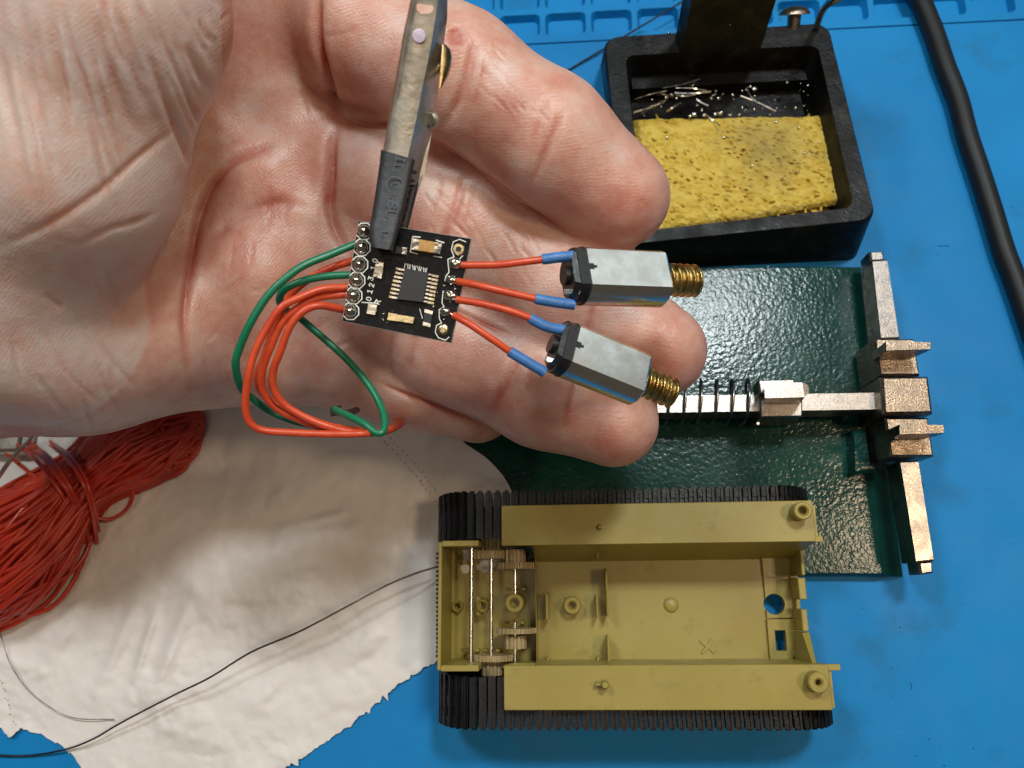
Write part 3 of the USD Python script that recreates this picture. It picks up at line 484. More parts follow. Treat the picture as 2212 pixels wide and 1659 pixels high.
# ------------------------------------------------------------------ toy tank hull seen from above
def build_tank():
    ZR = 25.0
    A, Bp = at(1083, 1177, ZR), at(1761, 1172, ZR); ang = math.atan2((Bp - A)[1], (Bp - A)[0]); a2 = at(1087, 1537, ZR), at(1800, 1532, ZR)
    ang = (ang + math.atan2((a2[1] - a2[0])[1], (a2[1] - a2[0])[0])) / 2
    fr = Frame([*at(1400, 1308, 0)[:2], 0], [math.cos(ang), math.sin(ang), 0], [-math.sin(ang), math.cos(ang), 0], [0, 0, 1])
    def L(px, py, z): return fr.l(at(px, py, z))
    t = thing('toy_tank', 'open toy tank hull in olive plastic with black rubber tracks, upper half removed', 'toy tank', fr.o)
    put = lambda name, m, mat=m_olive, smooth=False, label=None, par=t: part(par, name, fr.m(m), mat, smooth, label)
    def pb(p, q, z0, z1, c=.2, zz=None): 
        a, b = L(*p, zz or z1), L(*q, zz or z1); return cbox(min(a[0], b[0]), max(a[0], b[0]), min(a[1], b[1]), max(a[1], b[1]), z0, z1, c)
    # fenders
    yu0, yu1 = (L(1420, 1174.5, ZR)[1], L(1420, 1086.5, ZR)[1]); yl1, yl0 = L(1440, 1436.5, ZR)[1], L(1440, 1534.5, ZR)[1]
    xl = L(1083, 1130, ZR)[0]; xru = L(1759, 1128, ZR)[0]; xrl = L(1794, 1484, ZR)[0]
    put('fender', cat_(cbox(xl, xru, yu0, yu1, ZR - 1.1, ZR, .15), box(xl, xru - 1, yu1 - .9, yu1 - .1, ZR - 3, ZR - 1), cbox(xru - .2, xru + 1.6, yu0 - .1, yu0 + 1.2, ZR - 1.6, ZR - .4, .1)))
    put('fender', cat_(cbox(xl + .3, xrl, yl0, yl1, ZR - 1.1, ZR, .15), box(xl + .3, xrl - 1, yl0 + .1, yl0 + .9, ZR - 3, ZR - 1), cbox(xrl - .2, xrl + 2.6, yl1 - 1.3, yl1, ZR - 1.6, ZR - .4, .1)))
    # front rims of the fenders
    for x, y0, y1 in ((xru, yu0, yu1), (xrl, yl0, yl1)): put('fender_edge', box(x + .02, x + .75, y0 + .3, y1 - 1, ZR - 4, ZR - .9))
    def boss(px, py, z0, z1, ro, ri, cone=0):
        c = L(px, py, z1); n = 28; pr = [(ri, z1 - 2.6), (ri, z1 - .35), (ri + .35, z1), (ro - .25, z1), (ro, z1 - .25), (ro + cone, z0), (0.01, z0)]
        m = cat_(lathe([(0.01, z1 - 2.6), *pr], n)); return moved(m, [c[0], c[1], 0])
    put('screw_boss', boss(1735, 1103, ZR - .2, ZR + 4.2, 1.95, .9), smooth=35); put('screw_boss', boss(1769, 1475, ZR - .2, ZR + 3.4, 2.1, .62), smooth=35)
    c = L(1295, 1138.5, ZR + 1); put('pin', moved(lathe([(0.01, ZR + 1.2), (.3, ZR + 1.1), (.5, ZR + .4), (.75, ZR - .1), (0.01, ZR - .1)], 14), [c[0], c[1], 0]), smooth=50)
    c = L(1307, 1480, ZR + 3); put('pin', moved(lathe([(0.01, ZR + 3.4), (.6, ZR + 3.35), (.8, ZR + 3.1), (.8, ZR - .1), (0.01, ZR - .1)], 14), [c[0], c[1], 0]), smooth=40)
    c = L(1291, 1479, ZR + 2); put('stub', cbox(c[0] - .5, c[0] + 1.2, c[1] - .28, c[1] + .28, ZR - .1, ZR + 2.2, .15))
    # hull: floor with holes, sloped sides, end walls
    zf = 5.0
    x0, x1 = L(957, 1308, 22)[0], L(1728, 1308, 10)[0]; fu, fl_ = L(1450, 1212, zf)[1], L(1450, 1424, zf)[1]; xm = L(1160, 1308, zf)[0]
    fp = man(box(x0, x1 - .4, fl_ - .6, fu + .6, zf - 1.2, zf)); 
    hc = L(1671.5, 1305, zf); q0, q1 = L(1671, 1361, zf), L(1698, 1405, zf)
    hole = cat_(cyl([hc[0], hc[1], zf - 3], [hc[0], hc[1], zf + 3], 2.42, 36)); rec = box(q0[0], q1[0], q1[1], q0[1], zf - 3, zf + 3)
    put('floor', fp - man(hole) - man(rec))
    def wall(p, q, th, ztop, zbot, ofs):   # slab from top line p..q leaning to the floor line
        return None
    for (yt, yb, s) in ((yu0, fu, 1), (yl1, fl_, -1)):
        for (xa, xb, zt) in ((xm, x1 + .6, ZR - .9),):
            put('side_wall', hull([(xa, yt, zt), (xb, yt, zt), (xa, yt + s * 1.0, zt), (xb, yt + s * 1.0, zt), (xa, yb, zf - 1.0), (xb, yb, zf - 1.0), (xa, yb + s * 1.0, zf - 1.0), (xb, yb + s * 1.0, zf - 1.0)]))
    # rear compartment
    zt = 23.0
    ya, yb = L(1000, 1174, zt)[1], L(1000, 1444, zt)[1]; xs = L(1034, 1174, zt)[0]
    for s, y in ((1, ya), (-1, yb)):
        put('rear_wall', cbox(x0 - .2, xs, *sorted((y - s * .65, y + s * .65)), 3.8, zt, .15))
        put('rear_wall', cbox(xs + .01, xm, *sorted((y - s * .1, y + s * 1.0)), 3.8, zt - 10, .15))
    put('end_wall', cbox(x0 - 1.0, x0 - .21, yb - .4, ya + .4, 5.5, zt, .15))
    put('end_wall', hull([(x0 - .9, y, z) for y in (yb, ya) for z in (6.5,)] + [(x0 - .2, y, 6.5) for y in (yb, ya)] + [(x0 + 5, y, 2.8) for y in (yb, ya)] + [(x0 + 5, y, 3.6) for y in (yb, ya)]))
    # bulkhead and ribs
    put('bulkhead', pb((1155, 1190), (1161, 1436), zf - .1, 13, .15))
    put('rib', pb((1178, 1283), (1185, 1340), zf - .1, 10.5, .15)); put('rib', pb((1287, 1284), (1293, 1335), zf - .1, 10.5, .15))
    put('rib', pb((1307, 1228), (1315, 1332), zf - .1, 11.5, .2)); put('rib', pb((1311, 1374), (1319, 1437), zf - .1, 11.5, .2)); put('rib', pb((1289, 1418), (1295, 1436), zf - .1, 8.5, .15)); put('rib', pb((1180, 1420), (1185, 1436), zf - .1, 8.5, .15))
    put('rib', pb((1288, 1180), (1293, 1206), zf - .1, 15, .15))
    put('post', boss(1111, 1303, 3.8, 14.5, 2.15, 1.0), smooth=35); put('post', boss(1236, 1308, zf - .1, 9, 2.05, .85, .15), smooth=35)
    put('post', boss(1042, 1309, 3.8, 10.5, 1.55, .9), smooth=35); put('post', boss(987, 1310, 3.8, 8, 1.35, .75), smooth=35)
    put('saddle', cbox(*(L(1042, 1309, 9)[0] + np.array([-1.5, -.2])), *(L(1042, 1309, 9)[1] + np.array([-2.2, 2.2])), 3.8, 9.5, .2))
    c = L(1450.5, 1307, zf + .8); put('dome', moved(lathe([(1.85 * math.cos(a), zf - .05 + .95 * math.sin(a)) for a in np.linspace(0, 1.56, 9)], 26), [c[0], c[1], 0]), smooth=60)
    c = L(1528, 1396, zf)
    for s in (-1, 1):
        m = box(-2.1, 2.1, -.32, .32, zf - .1, zf + .4); m.apply_transform(trimesh.transformations.rotation_matrix(math.radians(45 * s + 5), [0, 0, 1])); put('cross_mark', moved(m, [c[0], c[1], .05 * s]))
    # raised front panel
    def plate(Q, z, th, holes=()):
        P = [tuple(L(a, b, z)[:2]) for a, b in Q]; m = man(prism(P, z - th, z))
        for h in holes: m = m - man(h)
        return m
    put('front_panel', plate([(1645, 1196), (1700, 1196), (1722, 1245), (1650, 1246)], zf + .9, .95))
    put('front_panel', plate([(1650, 1248), (1712, 1248), (1727, 1334), (1657, 1335)], zf + .8, .85, (hole,)))
    put('front_panel', plate([(1657, 1338), (1728, 1337), (1722, 1400), (1712, 1425), (1664, 1425)], zf + 1.0, 1.05, (rec,)))
    put('strip', pb((1718, 1250), (1722, 1334), zf + .5, zf + 2.2, .1))
    # broken front edge: segments with a gap
    for (p, q, zh) in (((1727, 1182), (1740, 1243), 15), ((1723, 1248), (1744, 1295), 13.5), ((1730, 1316), (1748, 1364), 13.5)):
        put('front_wall', pb(p, q, zf - 1, zh, .2))
        a, b = L(p[0] - 8, p[1] + 2, zh - 4), L(q[0] - 8, q[1] - 2, zh - 4); put('front_lip', cbox(a[0], a[0] + 1.3, min(a[1], b[1]), max(a[1], b[1]), zf - .1, zh - 3.5, .15))
    w = L
    put('front_wall', hull([w(1733, 1367, 13.5), w(1748, 1366, 13.5), w(1758, 1420, 20), w(1764, 1436, 22), w(1756, 1437, 22), w(1733, 1380, 9), np.array([w(1733, 1367, 13)[0], w(1733, 1367, 13)[1], zf - 1]), np.array([w(1756, 1437, 20)[0], w(1756, 1437, 20)[1], zf - 1])]))
    put('front_sill', cbox(x1 - .5, x1 + 1.4, fl_ - 1, fu + 1, zf - 1.3, zf + .6, .2))
    # axles and gears
    def rod(px, ya_, yb_, z, r): a, b = L(px, ya_, z), L(px, yb_, z); return cyl([a[0], min(a[1], b[1]), z], [a[0], max(a[1], b[1]), z], r, 14)
    put('axle', rod(1018, 1179, 1436, 14, .48), m_steel, 60); put('axle', rod(1060.5, 1206, 1418, 12.5, .45), m_steel, 60)
    put('axle', rod(1112, 1190, 1282, 12, .42), m_steel, 60); put('axle', rod(1112, 1345, 1437, 12, .42), m_steel, 60)
    def gr(px, y0, y1, z, rz, teeth, n_in=.84):
        a, b = L(px, y0, z + rz * .6), L(px, y1, z + rz * .6); m = gear(rz, teeth, min(a[1], b[1]), max(a[1], b[1]), n_in); return moved(m, [a[0], 0, z])
    put('pinion', gr(1059, 1163, 1190, 12.5, 2.6, 9), m_gear); put('gear', gr(1054, 1189, 1207, 12.5, 4.3, 22, .92), m_gear)
    put('pinion', gr(1111, 1187, 1217, 12.5, 2.6, 9), m_gear); put('gear', gr(1112, 1215, 1229, 12, 4.6, 24, .93), m_gear)
    put('gear', gr(1114, 1358, 1369, 12, 4.8, 24, .92), m_gear); put('pinion', gr(1112, 1374, 1402, 12, 2.6, 9), m_gear)
    put('gear', gr(1063, 1416, 1429, 12.5, 4.6, 24, .93), m_gear); put('pinion', gr(1061, 1430, 1460, 12.5, 2.4, 9), m_gear)
    for px, py in ((1005, 1216), (1028, 1216), (1108, 1272), (1131, 1272), (1105, 1345), (1128, 1345), (1008, 1405), (1030, 1405), (1048, 1405), (1075, 1405)): put('bracket_tab', pb((px - 4, py - 3), (px + 5, py + 3), 3.8, 8, .1))
    # tracks
    def track(yo, yi, xa, xb, label):
        tr = part(t, 'track', fr.m(box(xa + 6, xb - 6, min(yo, yi) + 3, max(yo, yi) - 3, 5, 17)), m_rubber, label=label)
        zc, R, th = 11.2, 10.1, 1.1; xA, xB = xa + R + .8, xb - R - .8; S = xB - xA; per = 2 * S + 2 * math.pi * R; n = int(round(per / 2.03)); y0, y1 = sorted((yo, yi)); so = 1 if yo > yi else -1
        for k in range(n):
            s = per * k / n
            if s < S: p, a = (xA + s, zc + R), 0
            elif s < S + math.pi * R: f = (s - S) / R; p, a = (xB + R * math.sin(f), zc + R * math.cos(f)), -f
            elif s < 2 * S + math.pi * R: p, a = (xB - (s - S - math.pi * R), zc - R), -math.pi
            else: f = (s - 2 * S - math.pi * R) / R; p, a = (xA - R * math.sin(f), zc - R * math.cos(f)), -math.pi - f
            jt = random.uniform(-.04, .04)
            b1 = box(-.87, .87, y0 + .25, y1 - .25, -th / 2, th / 2); b2 = box(.22, .70, y0, y1, th / 2 - .02, th / 2 + .6 + jt); e = y1 if so > 0 else y0
            b3 = box(-.8, .15, *sorted((e - so * 2.1, e - so * .1)), -.5, th / 2 + .34); b4 = box(-.75, .1, (y0 + y1) / 2 - 1.2 + jt * 6, (y0 + y1) / 2 + 1.0, th / 2 - .02, th / 2 + .25); b5 = box(-.35, .45, *sorted((e - so * .3, e + so * .35)), -.9, .5)
            v, f_ = cat_(b1, b2, b3, b4, b5); ca, sa = math.cos(a), math.sin(a)
            part(tr, 'link', fr.m((np.c_[p[0] + v[:, 0] * ca - v[:, 2] * sa, v[:, 1] + jt, p[1] + v[:, 0] * sa + v[:, 2] * ca], f_)), m_rubber)
    track(L(1420, 1064, 14)[1], L(1000, 1166, 20)[1], L(949, 1110, 13)[0], L(1742, 1075, 13)[0], 'far black rubber track')
    track(L(1440, 1558, 12)[1], L(1000, 1459, 20)[1], L(950, 1510, 13)[0], L(1797, 1560, 13)[0], 'near black rubber track')
    # lower glacis strip of small teeth along the rear
    for k in range(24):
        a = L(947, 1196 + k * 9.6, 9); put('rear_tooth', box(a[0] - .5, a[0] + .55, a[1] - .33, a[1] + .33, 7.2, 9.4 + .2 * (k % 2)), m_rubber)
build_tank()

# ------------------------------------------------------------------ the hand (one continuous surface, camera-side pixel + depth joints turned into millimetres)
def sp(px, py, d, r):    # sphere centre in camera mm and radius mm
    return np.array([(px - CX) / FP * d, -(py - CY) / FP * d, d]), r * d / FP
def build_hand():
    J = lambda *a: [sp(*q) for q in a]
    index = J((640, 25, 160, 150), (800, 75, 149, 146), (985, 168, 144, 136), (1180, 303, 143, 133), (1332, 425, 146, 113))
    middle = J((690, 330, 164, 140), (850, 405, 162, 145), (1010, 497, 160, 150), (1232, 640, 156, 127), (1424, 757, 153, 101))
    ring = J((720, 560, 166, 140), (850, 650, 164, 136), (985, 738, 163, 131), (1172, 846, 158, 114), (1325, 912, 156, 97))
    pinky = J((700, 745, 168, 125), (890, 828, 170, 98), (1030, 872, 170, 84))
    palm = [J((640, 40, 162, 150), (300, 330, 164, 200)), J((690, 330, 165, 140), (250, 480, 162, 220)), J((700, 560, 167, 145), (150, 640, 160, 230)), J((700, 735, 168, 128), (200, 702, 160, 208)), J((200, 700, 160, 212), (-300, 740, 160, 215)), J((250, 480, 162, 220), (-300, 560, 160, 230))]
    thenar = [J((245, -260, 116, 235), (235, 20, 117, 232)), J((235, 20, 117, 232), (150, 360, 124, 214)), J((150, 360, 124, 214), (40, 620, 140, 235)), J((40, 620, 140, 235), (-260, 680, 146, 240))]
    pads = [J((588, 0, 153, 112), (600, 190, 156, 100)), J((590, 420, 158, 118), (640, 470, 158, 100)), J((560, 600, 157, 135), (600, 745, 160, 120)), J((330, 700, 153, 170), (200, 740, 150, 180))]
    webs = [J((870, 270, 152, 50), (1310, 545, 151, 50)), J((900, 300, 166, 60), (1290, 530, 164, 46)), J((900, 585, 160, 50), (1230, 775, 160, 46)), J((860, 790, 174, 50), (1020, 870, 174, 36))]
    def rc(p, s):
        (a, ra), (b, rb) = s; ba = b - a; tt = np.clip((p - a) @ ba / (ba @ ba), 0, 1); return np.linalg.norm(p - a - tt[:, None] * ba, axis=1) - (ra + tt * (rb - ra))
    def smin(a, b, k): h = np.maximum(k - np.abs(a - b), 0) / k; return np.minimum(a, b) - h * h * k * .25
    def chain(p, c, k=4.0):
        d = rc(p, c[0:2])
        for i in range(1, len(c) - 1): d = smin(d, rc(p, c[i:i + 2]), k)
        return d
    def sdf(p):
        d = None
        for s in palm: e = rc(p, s); d = e if d is None else smin(d, e, 7)
        for s in pads: d = smin(d, rc(p, s), 4.5)
        f = chain(p, index)
        for c, k in ((middle, 3.4), (ring, 3.4), (pinky, 2.0)): f = smin(f, chain(p, c), k)
        for a, b in webs: f = smin(f, rc(p, (a, b)), 3.0)
        d = smin(d, f, 4.5)
        t = chain(p, thenar[0] + thenar[1][1:] + thenar[2][1:] + thenar[3][1:], 6)
        k = 1.2
        w = smoothstep(-12, 22, (p[:, 1] * -1 / p[:, 2] * FP + CY - 640) / 10)  # the fold softens towards the heel of the hand
        return np.where(w > 0, smin(d, t, 1.2 + 16 * w), smin(d, t, k))
    lo, hi, h = np.array([-130., -28., 98.]), np.array([56., 98., 186.]), .85
    n = np.ceil((hi - lo) / h).astype(int); X = [lo[i] + h * np.arange(n[i]) for i in range(3)]
    D = np.full(n, 5.0); B = 6      # coarse blocks first, then only the blocks the surface passes
    cs = [np.arange(0, n[i], B) for i in range(3)]; cc = np.stack(np.meshgrid(*[lo[i] + h * (cs[i] + B / 2) for i in range(3)], indexing='ij'), -1); dc = sdf(cc.reshape(-1, 3)).reshape(cc.shape[:3])
    rad = h * B * .95 + 2.5
    for (a, b, c_) in np.argwhere(dc < -rad): D[a * B:a * B + B, b * B:b * B + B, c_ * B:c_ * B + B] = -5
    hot = np.argwhere(np.abs(dc) <= rad) * B; off = np.stack(np.meshgrid(*[np.arange(B)] * 3, indexing='ij'), -1).reshape(-1, 3); q = (hot[:, None] + off[None]).reshape(-1, 3); q = q[(q < n).all(1)]
    for i in range(0, len(q), 200000): k = q[i:i + 200000]; D[tuple(k.T)] = sdf(lo + h * k)
    D[0] = D[-1] = 1; D[:, 0] = D[:, -1] = 1; D[:, :, 0] = D[:, :, -1] = 1
    # surface nets
    neg = D < 0; c = sum(neg[a:n[0] - 1 + a, b:n[1] - 1 + b, e:n[2] - 1 + e].astype(int) for a in (0, 1) for b in (0, 1) for e in (0, 1)); act = (c > 0) & (c < 8)
    idx = np.full(act.shape, -1); idx[act] = np.arange(act.sum()); ijk = np.argwhere(act); V = np.zeros((len(ijk), 3)); cnt = np.zeros(len(ijk))
    cor = [(a, b, e) for a in (0, 1) for b in (0, 1) for e in (0, 1)]
    for p in cor:
        for ax in range(3):
            if p[ax] == 0:
                q = list(p); q[ax] = 1; d0 = D[tuple((ijk + p).T)]; d1 = D[tuple((ijk + q).T)]; m = (d0 < 0) != (d1 < 0); tt = np.where(m, d0 / np.where(m, d0 - d1, 1), 0)
                P = np.repeat([p], len(ijk), 0).astype(float); P[:, ax] = tt; V[m] += P[m]; cnt[m] += 1
    V = lo + h * (ijk + V / cnt[:, None]); F = []
    for ax in range(3):
        b, e = [a for a in range(3) if a != ax]; s0 = [slice(1, -1)] * 3; s0[ax] = slice(0, -1); s1 = [slice(1, -1)] * 3; s1[ax] = slice(1, None)
        A, B = neg[tuple(s0)], neg[tuple(s1)]; w = np.argwhere(A != B); sgn = A[tuple(w.T)]; w = w + 1; w[:, ax] -= 1
        def g(db, de): q = w.copy(); q[:, b] -= db; q[:, e] -= de; return idx[tuple(q.T)]
        q = np.stack([g(0, 0), g(1, 0), g(1, 1), g(0, 1)], 1); fl = sgn if ax != 1 else ~sgn; q[~fl] = q[~fl][:, ::-1]; F.append(q)
    F = np.vstack(F); F = F[(F >= 0).all(1)]; F = np.vstack([F[:, [0, 1, 2]], F[:, [0, 2, 3]]])
    def grad(P, e=.05): return np.stack([(sdf(P + e * np.eye(3)[k]) - sdf(P - e * np.eye(3)[k])) / (2 * e) for k in range(3)], 1)
    def project(P, it=2):
        for _ in range(it):
            g = grad(P); P = P - .8 * np.clip(sdf(P), -.3, .3)[:, None] * g / np.maximum((g * g).sum(1, keepdims=True), .25)
        return P
    inside = (V > lo + 2.2 * h).all(1) & (V < hi - 2.2 * h).all(1)
    V = np.where(inside[:, None], project(V), V)
    if trimesh.Trimesh(V, F, process=False).volume < 0: F = F[:, ::-1]
    V, F = trimesh.remesh.subdivide(V, F)
    tm = trimesh.Trimesh(V, F, process=False); trimesh.smoothing.filter_taubin(tm, iterations=8); V = np.array(tm.vertices)
    N = np.array(tm.vertex_normals); px, py = CX + FP * V[:, 0] / V[:, 2], CY - FP * V[:, 1] / V[:, 2]; front = smoothstep(.05, .45, -(N * V).sum(1) / np.linalg.norm(V, axis=1))
    isth = smoothstep(.0, 1.0, 138 - V[:, 2] - 0 * px) * (px < 480)
    disp = np.zeros(len(V)); P2 = np.c_[px, py]; crease = np.zeros(len(V))
    def poly_d(L, w):
        L = np.array(L, float); near = np.nonzero((px > L[:, 0].min() - 6 * w) & (px < L[:, 0].max() + 6 * w) & (py > L[:, 1].min() - 6 * w) & (py < L[:, 1].max() + 6 * w) & (front > 0))[0]; P2 = np.c_[px[near], py[near]]
        best = np.full(len(near), 1e9); best_t = np.zeros(len(near)); L = spline(np.c_[np.array(L, float), np.zeros(len(L))], 5)[:, :2]; m = len(L) - 1
        for i in range(m):
            a, b = L[i], L[i + 1]; d = b - a; tt = np.clip(((P2 - a) @ d) / (d @ d), 0, 1); q = np.linalg.norm(P2 - a - tt[:, None] * d, axis=1); u = q < best; best[u] = q[u]; best_t[u] = (i + tt[u]) / m
        return near, best, best_t
    def cut(L, w, depth, mask=1.0, flush_shade=.3, bulge=.08):
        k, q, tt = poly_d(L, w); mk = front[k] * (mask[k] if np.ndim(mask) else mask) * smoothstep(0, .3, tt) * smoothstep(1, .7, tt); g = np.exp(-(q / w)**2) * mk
        disp[k] += depth * (-g + bulge * np.exp(-((q - 2.6 * w) / (1.6 * w))**2) * mk); crease[k] = np.maximum(crease[k], g * flush_shade)  # crease colour is redness plus painted fold shade
    th, no = isth, 1 - isth
    cut([(690, -30), (684, 40), (690, 110), (716, 200), (735, 255)], 8, 2.0, no, .9)
    cut([(735, 250), (716, 320), (711, 400), (712, 450), (730, 505), (760, 560)], 10, 1.8, no, .8)
    cut([(735, 252), (790, 266), (850, 276), (935, 305)], 7, 1.2, no, .8)
    cut([(640, 290), (586, 311), (540, 332), (495, 357), (455, 410), (432, 470), (413, 555), (399, 680), (405, 790), (416, 890)], 10, .9, no, .8)
    cut([(420, 560), (500, 480), (590, 440), (690, 450)], 12, .5, no)
    cut([(1222, 225), (1198, 285), (1172, 345), (1140, 420)], 8, .42, 1, .35); cut([(1185, 200), (1165, 260), (1140, 330)], 6, .25, 1)
    cut([(1030, 70), (1012, 150), (990, 215), (952, 290)], 9, .8, 1, .45); cut([(975, 55), (985, 75), (990, 100)], 16, .8, 1, .5); cut([(1050, 120), (1040, 180), (1010, 250)], 5, .3, 1)
    r = random.Random(14)
    for k in range(16):
        x = r.uniform(1020, 1160); y = 110 + (x - 1000) * .75 + r.uniform(-70, 90); L = r.uniform(30, 60); a = r.uniform(.55, .95); cut([(x, y), (x + L * .5 * math.cos(a), y + L * .5 * math.sin(a) + 2), (x + L * math.cos(a), y + L * math.sin(a))], 3.4, r.uniform(.08, .2), 1, .06)
    cut([(1005, 365), (990, 430), (965, 500), (930, 560)], 9, .7, 1, .45); cut([(1030, 400), (1015, 450), (990, 520)], 5, .3, 1); cut([(960, 360), (945, 420), (925, 480)], 5, .3, 1)
    for k in range(22):
        x = r.uniform(900, 1180); y = 350 + (x - 900) * .5 + r.uniform(10, 130); L = r.uniform(35, 80); a = r.uniform(.7, 1.25); cut([(x, y), (x + L * .5 * math.cos(a) + 2, y + L * .5 * math.sin(a)), (x + L * math.cos(a), y + L * math.sin(a))], 3.2, r.uniform(.08, .2), 1, .05)
    cut([(1130, 740), (1105, 800), (1070, 870), (1050, 930)], 9, .7, 1, .45); cut([(1150, 790), (1130, 850)], 5, .3, 1); cut([(905, 690), (885, 760), (880, 830)], 11, .6, 1, .4); cut([(860, 700), (842, 760), (850, 820)], 7, .35, 1)
    cut([(1250, 800), (1232, 870), (1215, 950)], 7, .35, 1, .3); cut([(1300, 610), (1280, 680), (1265, 740)], 7, .4, 1, .3)
    cut([(860, 285), (935, 308), (1008, 352), (1098, 419), (1180, 478), (1290, 542)], 6, .75, 1, .9, 0); cut([(850, 600), (905, 628), (990, 672), (1060, 704), (1150, 745)], 6, .7, 1, .9, 0); cut([(800, 815), (860, 846), (932, 875), (1010, 906), (1075, 930)], 6, .6, 1, .9, 0)  # strong crease colour paints the shade of the finger clefts
    # thenar: diagonal fold and a fan of dry wrinkles
    cut([(-20, 545), (60, 505), (134, 468), (220, 410), (285, 354), (350, 300), (410, 245)], 9, .48, th, .4)
    cut([(150, 540), (228, 500), (290, 480), (345, 455)], 7, .35, th, .2)
    r = random.Random(4)
    for k in range(30):
        x = -20 + k * 16 + r.uniform(-6, 6); y = r.uniform(-40, 120); L = r.uniform(150, 420); sl = .12 + .38 * (k / 30) + r.uniform(-.06, .06); w = r.uniform(4.5, 9.5)
        if x + sl * L > 455: L = max(60, (455 - x) / sl)
        cut([(x, y), (x + sl * L * .45 + r.uniform(-5, 5), y + L * .5), (x + sl * L, y + L)], w, r.uniform(.22, .5), th * smoothstep(540, 430, py + .4 * px - 60), .10, .5)
    for k in range(16):
        x, y = r.uniform(-10, 300), r.uniform(540, 840); a = r.uniform(.6, 1.5); L = r.uniform(60, 170); cut([(x, y), (x + L * .5 * math.cos(a), y + L * .5 * math.sin(a) + 6), (x + L * math.cos(a), y + L * math.sin(a))], r.uniform(4, 8), r.uniform(.12, .3), 1, .1)
    for k in range(34):
        x, y = r.uniform(430, 720), r.uniform(20, 840); a = r.choice([r.uniform(-.7, -.2), r.uniform(1.2, 1.9)]); L = r.uniform(40, 110); cut([(x, y), (x + L * .5 * math.cos(a), y + L * .5 * math.sin(a) + 4), (x + L * math.cos(a), y + L * math.sin(a))], r.uniform(3, 5), r.uniform(.08, .2), no, .08)
    disp += .5 * (meshkit.fbm(V * .09, 3, 3) - .5) + .16 * (meshkit.fbm(V * .5, 3, 6) - .5)
    V = V + N * disp[:, None]
    # colour: paler on the thumb mound, redder at finger tips and pads; creases redder plus painted shade
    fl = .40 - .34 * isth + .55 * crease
    for (x, y, s, a) in ((1330, 430, 110, .22), (1424, 760, 100, .22), (1320, 915, 95, .25), (590, 60, 110, .22), (640, 640, 150, .12), (600, 420, 130, .12), (780, 120, 90, .15), (990, 75, 45, .35), (520, 760, 140, .1), (1000, 860, 110, .2), (1090, 260, 70, .08), (330, 760, 150, .05)): fl = fl + a * np.exp(-((px - x)**2 + (py - y)**2) / s**2) * (1 - .7 * isth)  # the small strong spot paints the shade of the hollow beside the clip
    v, f, nrm = meshkit.arrays((cam2w(V), F), True)
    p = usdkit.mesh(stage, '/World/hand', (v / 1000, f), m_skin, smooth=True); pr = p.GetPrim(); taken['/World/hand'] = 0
    UsdGeom.PrimvarsAPI(p).CreatePrimvar('flush_shade', Sdf.ValueTypeNames.FloatArray, 'vertex').Set(np.clip(fl, 0, 1).astype(np.float32).tolist())
    info(pr, 'open left hand held palm up behind the circuit board, fingers slightly curled', 'hand')
build_hand()

